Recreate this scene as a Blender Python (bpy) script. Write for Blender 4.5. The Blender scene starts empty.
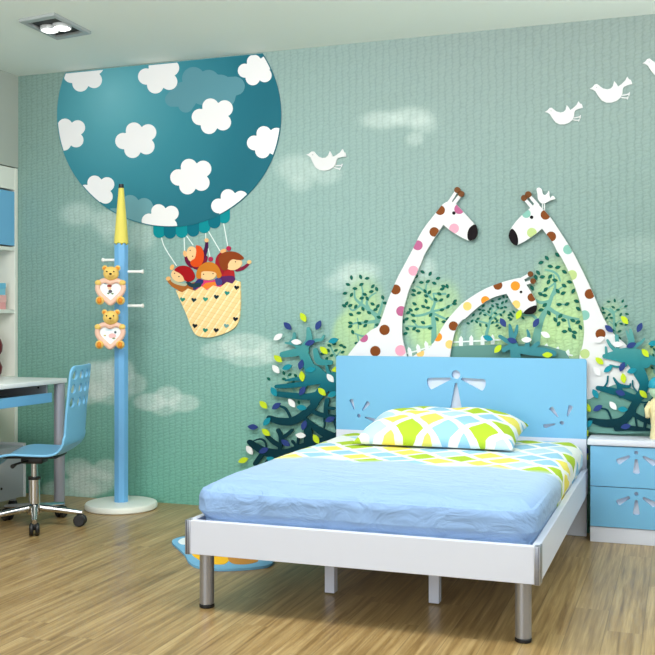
import bpy, bmesh, math, random
import numpy as np
from mathutils import Vector, Matrix, noise
from mathutils.geometry import tessellate_polygon

random.seed(7)
PI = math.pi
S = bpy.context.scene
COL = S.collection

# ------------------------------------------------------------------ camera
F, HY, YAW, CAMZ, DIST = 990.0, 317.7, math.radians(19.66), 1.134, 5.373
cd = bpy.data.cameras.new('camera'); cam = bpy.data.objects.new('camera', cd); COL.objects.link(cam)
cam.location = (0, -DIST, CAMZ)
cam.rotation_euler = (PI/2, 0, YAW)
cd.sensor_width = 36; cd.lens = F/655*36
cd.shift_y = (HY-327.5)/655
S.camera = cam

# ------------------------------------------------------------------ light
w = bpy.data.worlds.new('daylight'); S.world = w; w.use_nodes = True
w.node_tree.nodes['Background'].inputs[0].default_value = (0.86, 0.95, 1.0, 1)
w.node_tree.nodes['Background'].inputs[1].default_value = 0.68

def area(name, loc, rot, sx, sy, power, col):
    l = bpy.data.lights.new(name, 'AREA'); l.shape = 'RECTANGLE'; l.size = sx; l.size_y = sy
    l.energy = power; l.color = col
    o = bpy.data.objects.new(name, l); COL.objects.link(o); o.location = loc; o.rotation_euler = rot
    return o
area('window_daylight', (-2.3, -7.2, 1.7), (math.radians(84), 0, math.radians(-3)), 3.6, 2.2, 100, (0.93, 0.98, 1.0))
area('overhead_fill', (-1.9, -2.2, 2.66), (math.radians(32), 0, 0), 2.6, 1.0, 94, (1.0, 0.98, 0.94))  # unseen overhead fill, added and tilted to brighten the upper wall
area('ceiling_fill', (1.1, -2.6, 1.6), (PI, 0, 0), 1.0, 1.6, 130, (0.98, 1.0, 1.0))  # no lamp here: upward fill added out of view to brighten the ceiling

S.view_settings.view_transform = 'Standard'; S.view_settings.look = 'None'
S.view_settings.exposure = 0.0; S.view_settings.gamma = 1.0; S.view_settings.use_curve_mapping = False

# ------------------------------------------------------------------ helpers
def lin(c):
    return tuple(((v/255)/12.92 if v/255 <= .04045 else ((v/255+.055)/1.055)**2.4) for v in c)

MATS = {}
def mat(rgb, rough=.5, metal=0, name=None, spec=None):
    if spec is None: spec = .5 if rough < .5 or metal else .15
    key = (rgb, rough, metal, spec)
    if key in MATS: return MATS[key]
    m = bpy.data.materials.new(name or 'paint'); m.use_nodes = True
    b = m.node_tree.nodes['Principled BSDF']
    b.inputs['Base Color'].default_value = (*lin(rgb), 1)
    b.inputs['Roughness'].default_value = rough; b.inputs['Metallic'].default_value = metal
    b.inputs['Specular IOR Level'].default_value = spec
    MATS[key] = m
    return m

class NT:
    def __init__(s, name, rough=.5):
        s.m = bpy.data.materials.new(name); s.m.use_nodes = True
        s.t = s.m.node_tree; s.b = s.t.nodes['Principled BSDF']; s.b.inputs['Roughness'].default_value = rough
    def n(s, typ, ins=None, **kw):
        nd = s.t.nodes.new(typ)
        for k, v in kw.items(): setattr(nd, k, v)
        for k, v in (ins or {}).items():
            if hasattr(v, 'is_output'): s.t.links.new(v, nd.inputs[k])
            else: nd.inputs[k].default_value = v
        return nd
    def math(s, op, a, b=0.0):
        return s.n('ShaderNodeMath', {0: a, 1: b}, operation=op).outputs[0]
    def mix(s, f, a, b, blend='MIX'):
        nd = s.t.nodes.new('ShaderNodeMix'); nd.data_type = 'RGBA'; nd.blend_type = blend
        for i, v in ((0, f), (6, a), (7, b)):
            if hasattr(v, 'is_output'): s.t.links.new(v, nd.inputs[i])
            else: nd.inputs[i].default_value = v if i == 0 else (*v, 1) if len(v) == 3 else v
        return nd.outputs[2]
    def ramp(s, f, stops, interp='LINEAR'):
        nd = s.t.nodes.new('ShaderNodeValToRGB'); nd.color_ramp.interpolation = interp
        e = nd.color_ramp.elements
        while len(e) < len(stops): e.new(.5)
        for el, (p, c) in zip(e, stops): el.position = p; el.color = (*c, 1)
        s.t.links.new(f, nd.inputs[0]); return nd.outputs[0]
    def link(s, o, i): s.t.links.new(o, s.b.inputs[i])

def at(px, py, Y):
    """the point where the sight line of picture point (px, py) meets the plane y = Y"""
    x = (px-327.5)/F; y = (HY-py)/F
    dX = -math.sin(YAW)+x*math.cos(YAW); dY = math.cos(YAW)+x*math.sin(YAW)
    t = (Y+DIST)/dY
    return Vector((t*dX, Y, CAMZ+t*y))
def on_z(px, py, Z):
    x = (px-327.5)/F; y = (HY-py)/F
    t = (Z-CAMZ)/y
    return Vector((t*(-math.sin(YAW)+x*math.cos(YAW)), t*(math.cos(YAW)+x*math.sin(YAW))-DIST, Z))

ORIGIN = {}
def tag(o, label=None, cat=None, group=None, kind=None):
    for k, v in (('label', label), ('category', cat), ('group', group), ('kind', kind)):
        if v: o[k] = v
    return o
def thing(name, label, cat, loc=(0, 0, 0), group=None, rz=0):
    o = bpy.data.objects.new(name, None); COL.objects.link(o)
    o.empty_display_size = .05
    o.location = loc; o.rotation_euler = (0, 0, rz); ORIGIN[o] = Vector(loc) if not rz else Vector((0, 0, 0))
    return tag(o, label, cat, group)
def obj(name, bm, m, parent=None, smooth=None, label=None):
    """links the bmesh (world coordinates, or those of the thing) as one mesh object"""
    off = ORIGIN.get(parent, Vector((0, 0, 0)))
    if off.length: bmesh.ops.translate(bm, verts=bm.verts, vec=-off)
    bmesh.ops.recalc_face_normals(bm, faces=bm.faces)
    me = bpy.data.meshes.new(name); bm.to_mesh(me); bm.free()
    for x in (m if isinstance(m, (list, tuple)) else [m]): me.materials.append(x)
    o = bpy.data.objects.new(name, me); COL.objects.link(o)
    if parent: o.parent = parent; ORIGIN[o] = off
    if smooth is not None:
        for p in me.polygons: p.use_smooth = True
        if smooth < 180: me.set_sharp_from_angle(angle=math.radians(smooth))
    if label: o['label'] = label
    return o
def struct(name, bm, m): return tag(obj(name, bm, m), kind='structure')
def dup(root, loc, label=None, rz=None):
    r = root.copy(); COL.objects.link(r); r.location = loc
    if rz is not None: r.rotation_euler.z = rz
    if label: r['label'] = label
    for ch in list(root.children):
        c = ch.copy(); COL.objects.link(c); c.parent = r
        for g in list(ch.children):
            d = g.copy(); COL.objects.link(d); d.parent = c
    return r

def B(): return bmesh.new()
def add_box(bm, x0, x1, y0, y1, z0, z1, bev=0, mi=0, M=None):
    t = bmesh.new(); bmesh.ops.create_cube(t, size=1)
    for v in t.verts: v.co = Vector(((x0+x1)/2+v.co.x*(x1-x0), (y0+y1)/2+v.co.y*(y1-y0), (z0+z1)/2+v.co.z*(z1-z0)))
    if bev: bmesh.ops.bevel(t, geom=t.edges[:], offset=bev, segments=2, profile=.5, affect='EDGES')
    if M: bmesh.ops.transform(t, matrix=M, verts=t.verts)
    merge(bm, t, mi)
def merge(bm, t, mi=0):
    mp = [bm.verts.new(v.co) for v in t.verts]
    t.verts.index_update()
    for f in t.faces:
        nf = bm.faces.new([mp[v.index] for v in f.verts]); nf.material_index = mi or f.material_index
    t.free()
def box(*a, **k):
    bm = B(); add_box(bm, *a, **k); return bm
def add_lathe(bm, prof, c, seg=32, axis=None, mi=0):
    """profile of (radius, height) turned about z at c, or about the given axis"""
    t = bmesh.new(); rings = []
    for r, h in prof:
        if r < 1e-6: rings.append([t.verts.new((0, 0, h))])
        else: rings.append([t.verts.new((r*math.cos(2*PI*i/seg), r*math.sin(2*PI*i/seg), h)) for i in range(seg)])
    for a, b in zip(rings, rings[1:]):
        for i in range(seg):
            j = (i+1) % seg
            if len(a) == 1 and len(b) == 1: continue
            if len(a) == 1: t.faces.new((a[0], b[i], b[j]))
            elif len(b) == 1: t.faces.new((a[i], a[j], b[0]))
            else: t.faces.new((a[i], a[j], b[j], b[i]))
    M = Matrix.Translation(Vector(c))
    if axis is not None: M = M @ Vector((0, 0, 1)).rotation_difference(Vector(axis).normalized()).to_matrix().to_4x4()
    bmesh.ops.transform(t, matrix=M, verts=t.verts)
    merge(bm, t, mi)
def cyl_prof(r, h, b=.002): return [(0, 0), (r-b, 0), (r, b), (r, h-b), (r-b, h), (0, h)]
def lathe(*a, **k):
    bm = B(); add_lathe(bm, *a, **k); return bm
def add_ball(bm, c, r, sc=(1, 1, 1), mi=0, M=None, seg=20):
    t = bmesh.new(); bmesh.ops.create_uvsphere(t, u_segments=seg, v_segments=seg//2+2, radius=r)
    bmesh.ops.scale(t, vec=sc, verts=t.verts)
    if M: bmesh.ops.transform(t, matrix=M, verts=t.verts)
    bmesh.ops.translate(t, vec=c, verts=t.verts); merge(bm, t, mi)
def add_tube(bm, pts, r, seg=10, closed=False, mi=0, sq=(1, 1)):
    pts = [Vector(p) for p in pts]; n = len(pts); rings = []
    up = Vector((0, 0, 1)); prev = None
    for i, p in enumerate(pts):
        a = pts[(i-1) % n] if closed or i else p; b = pts[(i+1) % n] if closed or i < n-1 else p
        d = (b-a).normalized()
        if prev is None: u = d.cross(Vector((0, 1, 0)) if abs(d.y) < .9 else up).normalized()
        else: u = (prev-d*prev.dot(d)).normalized()
        prev = u; v = d.cross(u)
        rr = r[i] if isinstance(r, (list, tuple)) else r
        rings.append([bm.verts.new(p+(u*math.cos(2*PI*k/seg)*sq[0]+v*math.sin(2*PI*k/seg)*sq[1])*rr) for k in range(seg)])
    for i in range(n if closed else n-1):
        a, b = rings[i], rings[(i+1) % n]
        for k in range(seg):
            f = bm.faces.new((a[k], a[(k+1) % seg], b[(k+1) % seg], b[k])); f.material_index = mi
    if not closed:
        bm.faces.new(rings[0]).material_index = mi; bm.faces.new(list(reversed(rings[-1]))).material_index = mi
def tube(*a, **k):
    bm = B(); add_tube(bm, *a, **k); return bm
def add_plate(bm, loops, fn, depth, mi=0):
    """outline with holes in 2-D, mapped to 3-D by fn, given a thickness by the vector depth"""
    depth = Vector(depth)
    flat2 = [[Vector((p[0], p[1], 0)) for p in l] for l in loops]
    tris = tessellate_polygon(flat2)
    pts = [p for l in loops for p in l]
    fv = [bm.verts.new(fn(*p)) for p in pts]; bv = [bm.verts.new(fn(*p)+depth) for p in pts]
    def nf(vs):
        try: bm.faces.new(vs).material_index = mi
        except ValueError: pass
    for a, b, c in tris:
        nf((fv[a], fv[b], fv[c])); nf((bv[a], bv[c], bv[b]))
    k = 0
    for l in loops:
        n = len(l)
        for i in range(n):
            j = (i+1) % n; nf((fv[k+i], fv[k+j], bv[k+j], bv[k+i]))
        k += n

# ---- flat artwork on the wall: outlines in picture points, carried to the wall plane
def P(x0, y0, s, pts): return [(x0+p[0]/s, y0+p[1]/s) for p in pts]
def smooth(pts, n=5, closed=True):
    out = []; N = len(pts)
    for i in range(N if closed else N-1):
        p = [pts[(i+k) % N] if closed else pts[min(max(i+k, 0), N-1)] for k in (-1, 0, 1, 2)]
        for j in range(n):
            t = j/n
            out.append(tuple(.5*(2*p[1][a]+(p[2][a]-p[0][a])*t+(2*p[0][a]-5*p[1][a]+4*p[2][a]-p[3][a])*t*t+(3*p[1][a]-p[0][a]-3*p[2][a]+p[3][a])*t**3) for a in (0, 1)))
    if not closed: out.append(pts[-1])
    return out
def circ(x, y, r, n=24, ry=None, rot=0):
    o = []
    for i in range(n):
        a = 2*PI*i/n; u, v = r*math.cos(a), (ry or r)*math.sin(a)
        o.append((x+u*math.cos(rot)-v*math.sin(rot), y+u*math.sin(rot)+v*math.cos(rot)))
    return o
def clip(sub, cl):
    """polygon sub cut by the convex polygon cl"""
    def area2(q): return sum(a[0]*b[1]-b[0]*a[1] for a, b in zip(q, q[1:]+q[:1]))
    if area2(cl) < 0: cl = cl[::-1]
    out = sub
    for a, b in zip(cl, cl[1:]+cl[:1]):
        inp, out = out, []
        def side(p): return (b[0]-a[0])*(p[1]-a[1])-(b[1]-a[1])*(p[0]-a[0])
        for i in range(len(inp)):
            p, q = inp[i-1], inp[i]; sp, sq = side(p), side(q)
            if (sp >= 0) != (sq >= 0):
                t = sp/(sp-sq); out.append((p[0]+(q[0]-p[0])*t, p[1]+(q[1]-p[1])*t))
            if sq >= 0: out.append(q)
        if not out: return []
    o = []
    for p in out:
        if not o or (p[0]-o[-1][0])**2+(p[1]-o[-1][1])**2 > 1e-4: o.append(p)
    return o
def add_art(bm, poly, front, back, mi=0):
    """poly (one outline or outline + holes) as a board between y = -front and y = -back"""
    loops = poly if isinstance(poly[0][0], (tuple, list)) else [poly]
    add_plate(bm, loops, lambda x, y: at(x, y, -front), (0, front-back, 0), mi)
def art(name, poly, front, back, m, parent, label=None):
    bm = B(); add_art(bm, poly, front, back); return obj(name, bm, m, parent, label=label)
def ribbon(pts, ws, n=5):
    """tapered stroke with round ends"""
    q = smooth([(p[0], p[1]) for p in pts], n, False) if len(pts) > 2 else list(pts)
    m = len(q); W = []
    for i in range(m):
        t = i/(m-1)*(len(ws)-1); k = min(int(t), len(ws)-2); W.append((ws[k]+(ws[k+1]-ws[k])*(t-k))/2)
    L, R = [], []
    for i in range(m):
        a, b = q[max(i-1, 0)], q[min(i+1, m-1)]
        dx, dy = b[0]-a[0], b[1]-a[1]; l = math.hypot(dx, dy) or 1; nx, ny = -dy/l, dx/l
        L.append((q[i][0]+nx*W[i], q[i][1]+ny*W[i])); R.append((q[i][0]-nx*W[i], q[i][1]-ny*W[i]))
    def cap(c, p, r):
        a0 = math.atan2(p[1]-c[1], p[0]-c[0])
        return [(c[0]+r*math.cos(a0-PI*k/6), c[1]+r*math.sin(a0-PI*k/6)) for k in range(1, 6)]
    return L+cap(q[-1], L[-1], W[-1])+R[::-1]+cap(q[0], R[0], W[0])
def strokes(name, lst, front, back, m, parent, lim=None):
    bm = B()
    for i, (pts, ws) in enumerate(lst):
        q = ribbon(pts, ws)
        if lim: q = clip(q, lim)
        if len(q) > 2: add_art(bm, q, front+i*.00007, back, 0)
    return obj(name, bm, m, parent)
def leaf(x, y, L, W, ang):
    a = math.radians(ang); o = []
    for i in range(9):
        t = i/8; o.append((-L/2+L*t, -W/2*math.sin(PI*t)**.8))
    for i in range(7, 0, -1):
        t = i/8; o.append((-L/2+L*t, W/2*math.sin(PI*t)**.8))
    return [(x+u*math.cos(a)-v*math.sin(a), y+u*math.sin(a)+v*math.cos(a)) for u, v in o]

# ------------------------------------------------------------------ materials
WHITE = mat((219, 223, 238), .4, name='white_board')
BLUE = mat((118, 184, 226), .38, name='blue_lacquer')
STEEL = mat((168, 170, 178), .35, .75, name='brushed_metal')
CHROME = mat((205, 205, 205), .15, 1, name='chrome')
BLACK = mat((18, 18, 20), .45, name='black_plastic')
CREAMW = mat((238, 239, 230), .4, name='bookcase_board')
GREY = mat((178, 180, 184), .5, name='grey_board')

fl = NT('oak_laminate', .3)
co = fl.n('ShaderNodeTexCoord').outputs['Object']
sx = fl.n('ShaderNodeSeparateXYZ', {0: co})
X, Y_ = sx.outputs[0], sx.outputs[1]
col_i = fl.math('FLOOR', fl.math('DIVIDE', X, .13))
offs = fl.n('ShaderNodeTexWhiteNoise', {'W': col_i}, noise_dimensions='1D').outputs[0]
row_i = fl.math('FLOOR', fl.math('ADD', fl.math('DIVIDE', Y_, 1.2), fl.math('MULTIPLY', offs, 5)))
cell = fl.n('ShaderNodeCombineXYZ', {0: col_i, 1: row_i}).outputs[0]
rnd = fl.n('ShaderNodeTexWhiteNoise', {0: cell}, noise_dimensions='3D').outputs[0]
gv = fl.n('ShaderNodeCombineXYZ', {0: fl.math('MULTIPLY', X, 40), 1: fl.math('MULTIPLY', Y_, 1.5), 2: fl.math('MULTIPLY', rnd, 40)}).outputs[0]
g1 = fl.n('ShaderNodeTexNoise', {'Vector': gv, 'Scale': 1.0, 'Detail': 5.0, 'Roughness': .62, 'Distortion': .45}).outputs[0]
gv2 = fl.n('ShaderNodeCombineXYZ', {0: fl.math('MULTIPLY', X, 95), 1: fl.math('MULTIPLY', Y_, 3.0), 2: fl.math('MULTIPLY', rnd, 17)}).outputs[0]
g2 = fl.n('ShaderNodeTexNoise', {'Vector': gv2, 'Scale': 1.0, 'Detail': 3.0}).outputs[0]
c1 = fl.ramp(g1, [(.28, lin((112, 84, 46))), (.46, lin((166, 136, 89))), (.62, lin((192, 164, 115))), (.8, lin((208, 184, 138)))])
c2 = fl.mix(fl.math('MULTIPLY', fl.ramp(g2, [(.35, (1, 1, 1)), (.6, (0, 0, 0))]), .35), c1, lin((108, 82, 48)))
c3 = fl.mix(fl.math('MULTIPLY', rnd, .22), c2, lin((142, 114, 70)))
fx = fl.math('FRACT', fl.math('DIVIDE', X, .13))
gap = fl.math('LESS_THAN', fl.math('MINIMUM', fx, fl.math('SUBTRACT', 1, fx)), .012)
fl.link(fl.mix(fl.math('MULTIPLY', gap, .45), c3, lin((80, 60, 36))), 'Base Color')
fl.link(fl.math('ADD', .24, fl.math('MULTIPLY', g1, .14)), 'Roughness')
bp = fl.n('ShaderNodeBump', {'Strength': .12, 'Distance': .002, 'Height': g1}); fl.link(bp.outputs[0], 'Normal')
FLOOR = fl.m

# printed wall covering: colours of the print come from an attribute, the woven relief from a brick-like bump
wl = NT('printed_woven_wallpaper', .75); wl.b.inputs['Specular IOR Level'].default_value = .25
pr = wl.n('ShaderNodeAttribute', attribute_name='print').outputs['Color']
co = wl.n('ShaderNodeTexCoord').outputs['Object']
sx = wl.n('ShaderNodeSeparateXYZ', {0: co})
wob = wl.n('ShaderNodeTexNoise', {'Vector': co, 'Scale': 14.0, 'Detail': 3.0}).outputs[0]
wob2 = wl.n('ShaderNodeTexNoise', {'Vector': co, 'Scale': 60.0, 'Detail': 2.0}).outputs[0]
uu = wl.math('ADD', wl.math('DIVIDE', sx.outputs[0], .040), wl.math('ADD', wl.math('MULTIPLY', wob, .9), wl.math('MULTIPLY', wob2, .5)))
vv = wl.math('ADD', wl.math('DIVIDE', sx.outputs[2], .021), wl.math('ADD', wl.math('MULTIPLY', wob, 1.6), wl.math('MULTIPLY', wob2, 1.5)))
vv = wl.math('ADD', vv, wl.math('ADD', wl.math('MULTIPLY', wl.n('ShaderNodeTexWhiteNoise', {'W': wl.math('FLOOR', uu)}, noise_dimensions='1D').outputs[0], 3.0), wl.math('MULTIPLY', wl.math('FRACT', uu), -.55)))
cu = wl.math('ABSOLUTE', wl.math('SINE', wl.math('MULTIPLY', uu, PI)))
cv = wl.math('ABSOLUTE', wl.math('SINE', wl.math('MULTIPLY', vv, PI)))
h = wl.math('ADD', wl.math('MULTIPLY', wl.math('POWER', cu, .7), .32), wl.math('MULTIPLY', wl.math('MULTIPLY', wl.math('POWER', cu, .6), wl.math('POWER', cv, .8)), .75))
h = wl.math('ADD', h, wl.math('MULTIPLY', wob2, .5))
bp = wl.n('ShaderNodeBump', {'Strength': .45, 'Distance': .006, 'Height': h}); wl.link(bp.outputs[0], 'Normal')
wl.link(wl.mix(.22, pr, wl.ramp(h, [(.25, (.25, .35, .33)), (.9, (1, 1, 1))]), 'MULTIPLY'), 'Base Color')
WALLPAPER = wl.m

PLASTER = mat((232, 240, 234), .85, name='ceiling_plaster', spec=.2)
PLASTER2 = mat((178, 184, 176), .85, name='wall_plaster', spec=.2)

def diamonds(t, u, v, a, b, seed, gap=.1):
    """lozenge pattern: returns (colour, is_line)"""
    p = t.math('ADD', t.math('DIVIDE', u, a), t.math('DIVIDE', v, b)); q = t.math('SUBTRACT', t.math('DIVIDE', u, a), t.math('DIVIDE', v, b))
    cell = t.n('ShaderNodeCombineXYZ', {0: t.math('FLOOR', p), 1: t.math('FLOOR', q), 2: seed}).outputs[0]
    r = t.n('ShaderNodeTexWhiteNoise', {0: cell}, noise_dimensions='3D').outputs[0]
    c = t.ramp(r, [(0, lin((178, 206, 58))), (.24, lin((243, 228, 108))), (.48, lin((156, 204, 232))), (.72, lin((190, 220, 236))), (.90, lin((240, 244, 240)))], 'CONSTANT')
    def edge(k):
        f = t.math('FRACT', k); return t.math('MINIMUM', f, t.math('SUBTRACT', 1, f))
    e = t.math('MINIMUM', edge(p), edge(q))
    return c, t.math('LESS_THAN', e, gap)

sh = NT('printed_cotton_sheet', .85); sh.b.inputs['Specular IOR Level'].default_value = .15
co = sh.n('ShaderNodeTexCoord').outputs['Object']
nz = sh.n('ShaderNodeTexNoise', {'Vector': co, 'Scale': 5.0, 'Detail': 2.0})
wc = sh.n('ShaderNodeVectorMath', {0: co, 1: sh.n('ShaderNodeVectorMath', {0: nz.outputs['Color'], 'Scale': .06}, operation='SCALE').outputs[0]}, operation='ADD').outputs[0]
sx = sh.n('ShaderNodeSeparateXYZ', {0: wc})
u = sh.math('ADD', sx.outputs[0], sh.math('MULTIPLY', sx.outputs[2], -1.0))
dc, de = diamonds(sh, u, sx.outputs[1], .19, .23, 3.0, .11)
dcol = sh.mix(de, dc, lin((240, 243, 240)))
edge_y = sh.math('ADD', sx.outputs[1], sh.math('MULTIPLY', sh.math('SINE', sh.math('MULTIPLY', u, 16)), .035))
fade = sh.n('ShaderNodeMapRange', {0: edge_y, 1: -1.20, 2: -1.12, 3: 0.0, 4: 1.0}).outputs[0]
plain = sh.ramp(sh.n('ShaderNodeMapRange', {0: sx.outputs[1], 1: -1.9, 2: -1.1}).outputs[0], [(0, lin((144, 175, 219))), (1, lin((176, 199, 222)))])  # paler towards the head: lighting painted in, along with the fabric's own blue
sh.link(sh.mix(fade, plain, dcol), 'Base Color')
nb = sh.n('ShaderNodeTexNoise', {'Vector': sh.n('ShaderNodeMapping', {0: co, 2: (0, 0, .6), 3: (1.0, 2.2, 1.6)}).outputs[0], 'Scale': 5.0, 'Detail': 3.0, 'Distortion': 2.2}).outputs[0]
bp = sh.n('ShaderNodeBump', {'Strength': .5, 'Distance': .035, 'Height': nb}); sh.link(bp.outputs[0], 'Normal')
SHEET = sh.m

pw = NT('printed_pillowcase', .85); pw.b.inputs['Specular IOR Level'].default_value = .15
co = pw.n('ShaderNodeTexCoord').outputs['Object']
nz = pw.n('ShaderNodeTexNoise', {'Vector': co, 'Scale': 6.0})
wc = pw.n('ShaderNodeVectorMath', {0: co, 1: pw.n('ShaderNodeVectorMath', {0: nz.outputs['Color'], 'Scale': .05}, operation='SCALE').outputs[0]}, operation='ADD').outputs[0]
sx = pw.n('ShaderNodeSeparateXYZ', {0: wc})
dc, de = diamonds(pw, sx.outputs[0], sx.outputs[1], .185, .165, 5.0, .12)
pw.link(pw.mix(de, dc, lin((244, 246, 244))), 'Base Color')
nb = pw.n('ShaderNodeTexNoise', {'Vector': co, 'Scale': 11.0, 'Detail': 4.0, 'Distortion': 1.0}).outputs[0]
bp = pw.n('ShaderNodeBump', {'Strength': .3, 'Distance': .01, 'Height': nb}); pw.link(bp.outputs[0], 'Normal')
PILLOW = pw.m

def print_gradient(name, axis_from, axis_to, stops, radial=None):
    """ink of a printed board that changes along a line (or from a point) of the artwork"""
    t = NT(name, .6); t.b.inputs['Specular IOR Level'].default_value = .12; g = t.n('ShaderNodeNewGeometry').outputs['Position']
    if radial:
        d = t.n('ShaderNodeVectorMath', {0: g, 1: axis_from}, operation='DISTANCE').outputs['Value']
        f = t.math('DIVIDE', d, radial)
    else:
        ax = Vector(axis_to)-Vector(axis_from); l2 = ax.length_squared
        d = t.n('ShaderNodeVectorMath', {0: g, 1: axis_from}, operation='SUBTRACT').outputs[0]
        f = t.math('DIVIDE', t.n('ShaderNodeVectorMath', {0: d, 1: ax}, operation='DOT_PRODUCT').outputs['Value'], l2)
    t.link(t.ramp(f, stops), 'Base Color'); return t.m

# ------------------------------------------------------------------ the room
struct('floor', box(-4.6, 1.8, -7.4, .1, -.06, 0), FLOOR)
struct('ceiling', box(-4.6, 1.8, -7.4, .1, 2.70, 2.76), PLASTER)
struct('wall_left', box(-4.52, -4.42, -7.4, 0, 0, 2.70), PLASTER2)
struct('trim_1', box(-4.42, -4.05, -7.4, 0, 2.105, 2.70), PLASTER2)

def to_px(X, Z):
    fx, fy = X, DIST
    zc = -math.sin(YAW)*X+math.cos(YAW)*DIST; xc = math.cos(YAW)*X+math.sin(YAW)*DIST
    return 327.5+F*xc/zc, HY-F*(Z-CAMZ)/zc
x0, x1, nx, nz_ = -4.6, 1.8, 430, 182
xs = np.linspace(x0, x1, nx); zs = np.linspace(0, 2.70, nz_)
GX, GZ = np.meshgrid(xs, zs)
zc = -math.sin(YAW)*GX+math.cos(YAW)*DIST; xc = math.cos(YAW)*GX+math.sin(YAW)*DIST
px = 327.5+F*xc/zc; py = HY-F*(GZ-CAMZ)/zc
def key(t, ks):
    r = np.zeros(t.shape+(3,))
    for c in range(3): r[..., c] = np.interp(t, [k[0] for k in ks], [k[1][c] for k in ks])
    return r
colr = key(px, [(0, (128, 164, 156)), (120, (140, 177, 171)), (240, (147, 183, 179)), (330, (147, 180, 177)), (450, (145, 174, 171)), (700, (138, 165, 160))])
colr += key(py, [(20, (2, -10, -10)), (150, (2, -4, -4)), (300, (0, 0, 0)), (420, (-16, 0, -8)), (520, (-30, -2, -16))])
rs = np.random.RandomState(3)
def blob(cx, cy, rx, ry, a, c):
    d = np.sqrt(((px-cx)/rx)**2+((py-cy)/ry)**2)
    sf = .38 if a >= .4 and cy > 330 else .85; k = np.clip((1+.42*sf-d)/sf, 0, 1); k = k*k*(3-2*k)*a
    colr[:] = colr*(1-k[..., None])+np.array(c)*k[..., None]
CL = (222, 234, 228); GR = (186, 216, 158)
for b in [(382, 120, 22, 9, .45), (412, 117, 22, 10, .45), (424, 125, 14, 9, .3), (415, 139, 9, 7, .35), (297, 168, 22, 14, .38), (326, 174, 16, 11, .32), (300, 184, 13, 8, .3),
          (78, 214, 18, 12, .4), (108, 222, 17, 13, .45), (112, 236, 12, 10, .3), (142, 236, 14, 16, .35), (98, 380, 24, 19, .7), (118, 372, 17, 15, .6), (85, 392, 22, 13, .5), (134, 384, 13, 11, .45), (112, 392, 22, 13, .4), (150, 402, 17, 9, .6), (168, 396, 14, 10, .55), (184, 403, 16, 9, .5), (164, 408, 14, 8, .4),
          (92, 482, 24, 14, .62), (106, 470, 14, 11, .55), (78, 468, 15, 10, .5), (70, 490, 30, 12, .6), (82, 472, 16, 9, .4), (245, 345, 26, 12, .5), (222, 350, 22, 9, .4), (275, 352, 20, 12, .4), (250, 358, 24, 9, .4),
          (358, 272, 22, 11, .5), (340, 282, 16, 9, .35), (424, 268, 12, 12, .45), (640, 250, 30, 14, .15)]: blob(*b, CL)
for b in [(364, 312, 20, 34, .75), (350, 335, 18, 24, .65), (425, 318, 20, 36, .85), (445, 305, 16, 24, .6), (440, 335, 20, 24, .8), (500, 330, 28, 20, .8), (560, 300, 28, 42, .85), (570, 335, 28, 26, .85), (540, 330, 22, 24, .8),
          (612, 318, 13, 18, .45), (652, 358, 12, 16, .7), (300, 385, 20, 14, .35), (335, 352, 12, 14, .5), (650, 390, 14, 22, .5)]: blob(*b, GR)
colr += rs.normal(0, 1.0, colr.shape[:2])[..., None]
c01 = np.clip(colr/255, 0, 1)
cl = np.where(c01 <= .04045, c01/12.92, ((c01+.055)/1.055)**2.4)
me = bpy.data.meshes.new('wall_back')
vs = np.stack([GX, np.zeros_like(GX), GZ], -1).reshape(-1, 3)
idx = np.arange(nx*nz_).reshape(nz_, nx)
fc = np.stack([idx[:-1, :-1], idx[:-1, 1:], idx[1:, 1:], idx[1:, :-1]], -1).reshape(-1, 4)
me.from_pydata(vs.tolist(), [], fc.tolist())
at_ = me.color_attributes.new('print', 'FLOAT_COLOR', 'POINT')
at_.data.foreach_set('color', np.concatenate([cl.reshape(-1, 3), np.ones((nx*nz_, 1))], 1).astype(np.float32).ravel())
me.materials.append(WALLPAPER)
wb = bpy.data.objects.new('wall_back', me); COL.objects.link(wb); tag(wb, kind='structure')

# ------------------------------------------------------------------ bed
BX0, BX1, YH = -1.802, -.455, -.05
bed = thing('bed', 'white and light blue child bed with metal legs standing against the mural wall', 'bed', (-1.135, -1.0, 0))
# headboard: blue panel with cut-out flowers on a white backing
def petal(x, y, ang, L, w0, w1, n=8):
    a = math.radians(ang); o = []
    pts = [(0, -w0/2), (L-w1*.25, -w1/2)]+[(L-w1*.25+w1*.25*math.sin(PI*k/n), -w1/2*math.cos(PI*k/n)) for k in range(1, n)]+[(L-w1*.25, w1/2), (0, w0/2)]
    return [(x+u*math.cos(a)-v*math.sin(a), y+u*math.sin(a)+v*math.cos(a)) for u, v in pts]
HX0, HX1 = -1.835, -.462
cx = (HX0+HX1)/2+.0
HZ0, HZ1 = .505, .920
holes = [circ(cx, .826, .024, 20), petal(cx-.03, .804, 195, .135, .012, .066), petal(cx+.03, .804, -15, .135, .012, .066), petal(cx, .780, -90, .185, .012, .076)]
for sgn, bx in ((-1, HX0+.135), (1, HX1-.125)):
    holes += [circ(bx, .585, .011, 12), petal(bx+sgn*.028, .620, 90+sgn*-18, .06, .008, .024), petal(bx-sgn*.02, .615, 90+sgn*38, .062, .008, .024), petal(bx-sgn*.035, .577, 90+sgn*104, .062, .008, .022)]
rc = .012
outer = [(HX0, HZ0), (HX1, HZ0), (HX1, HZ1-rc)]+[(HX1-rc+rc*math.cos(PI/2*k/4), HZ1-rc+rc*math.sin(PI/2*k/4)) for k in range(1, 5)]+[(HX0+rc-rc*math.sin(PI/2*k/4), HZ1-rc+rc*math.cos(PI/2*k/4)) for k in range(0, 5)]
bm = B(); add_plate(bm, [outer]+holes, lambda x, z: Vector((x, YH-.042, z)), (0, .022, 0))
hb = obj('headboard_panel', bm, BLUE, bed, label='blue headboard panel with cut-out flower shapes')
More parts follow.
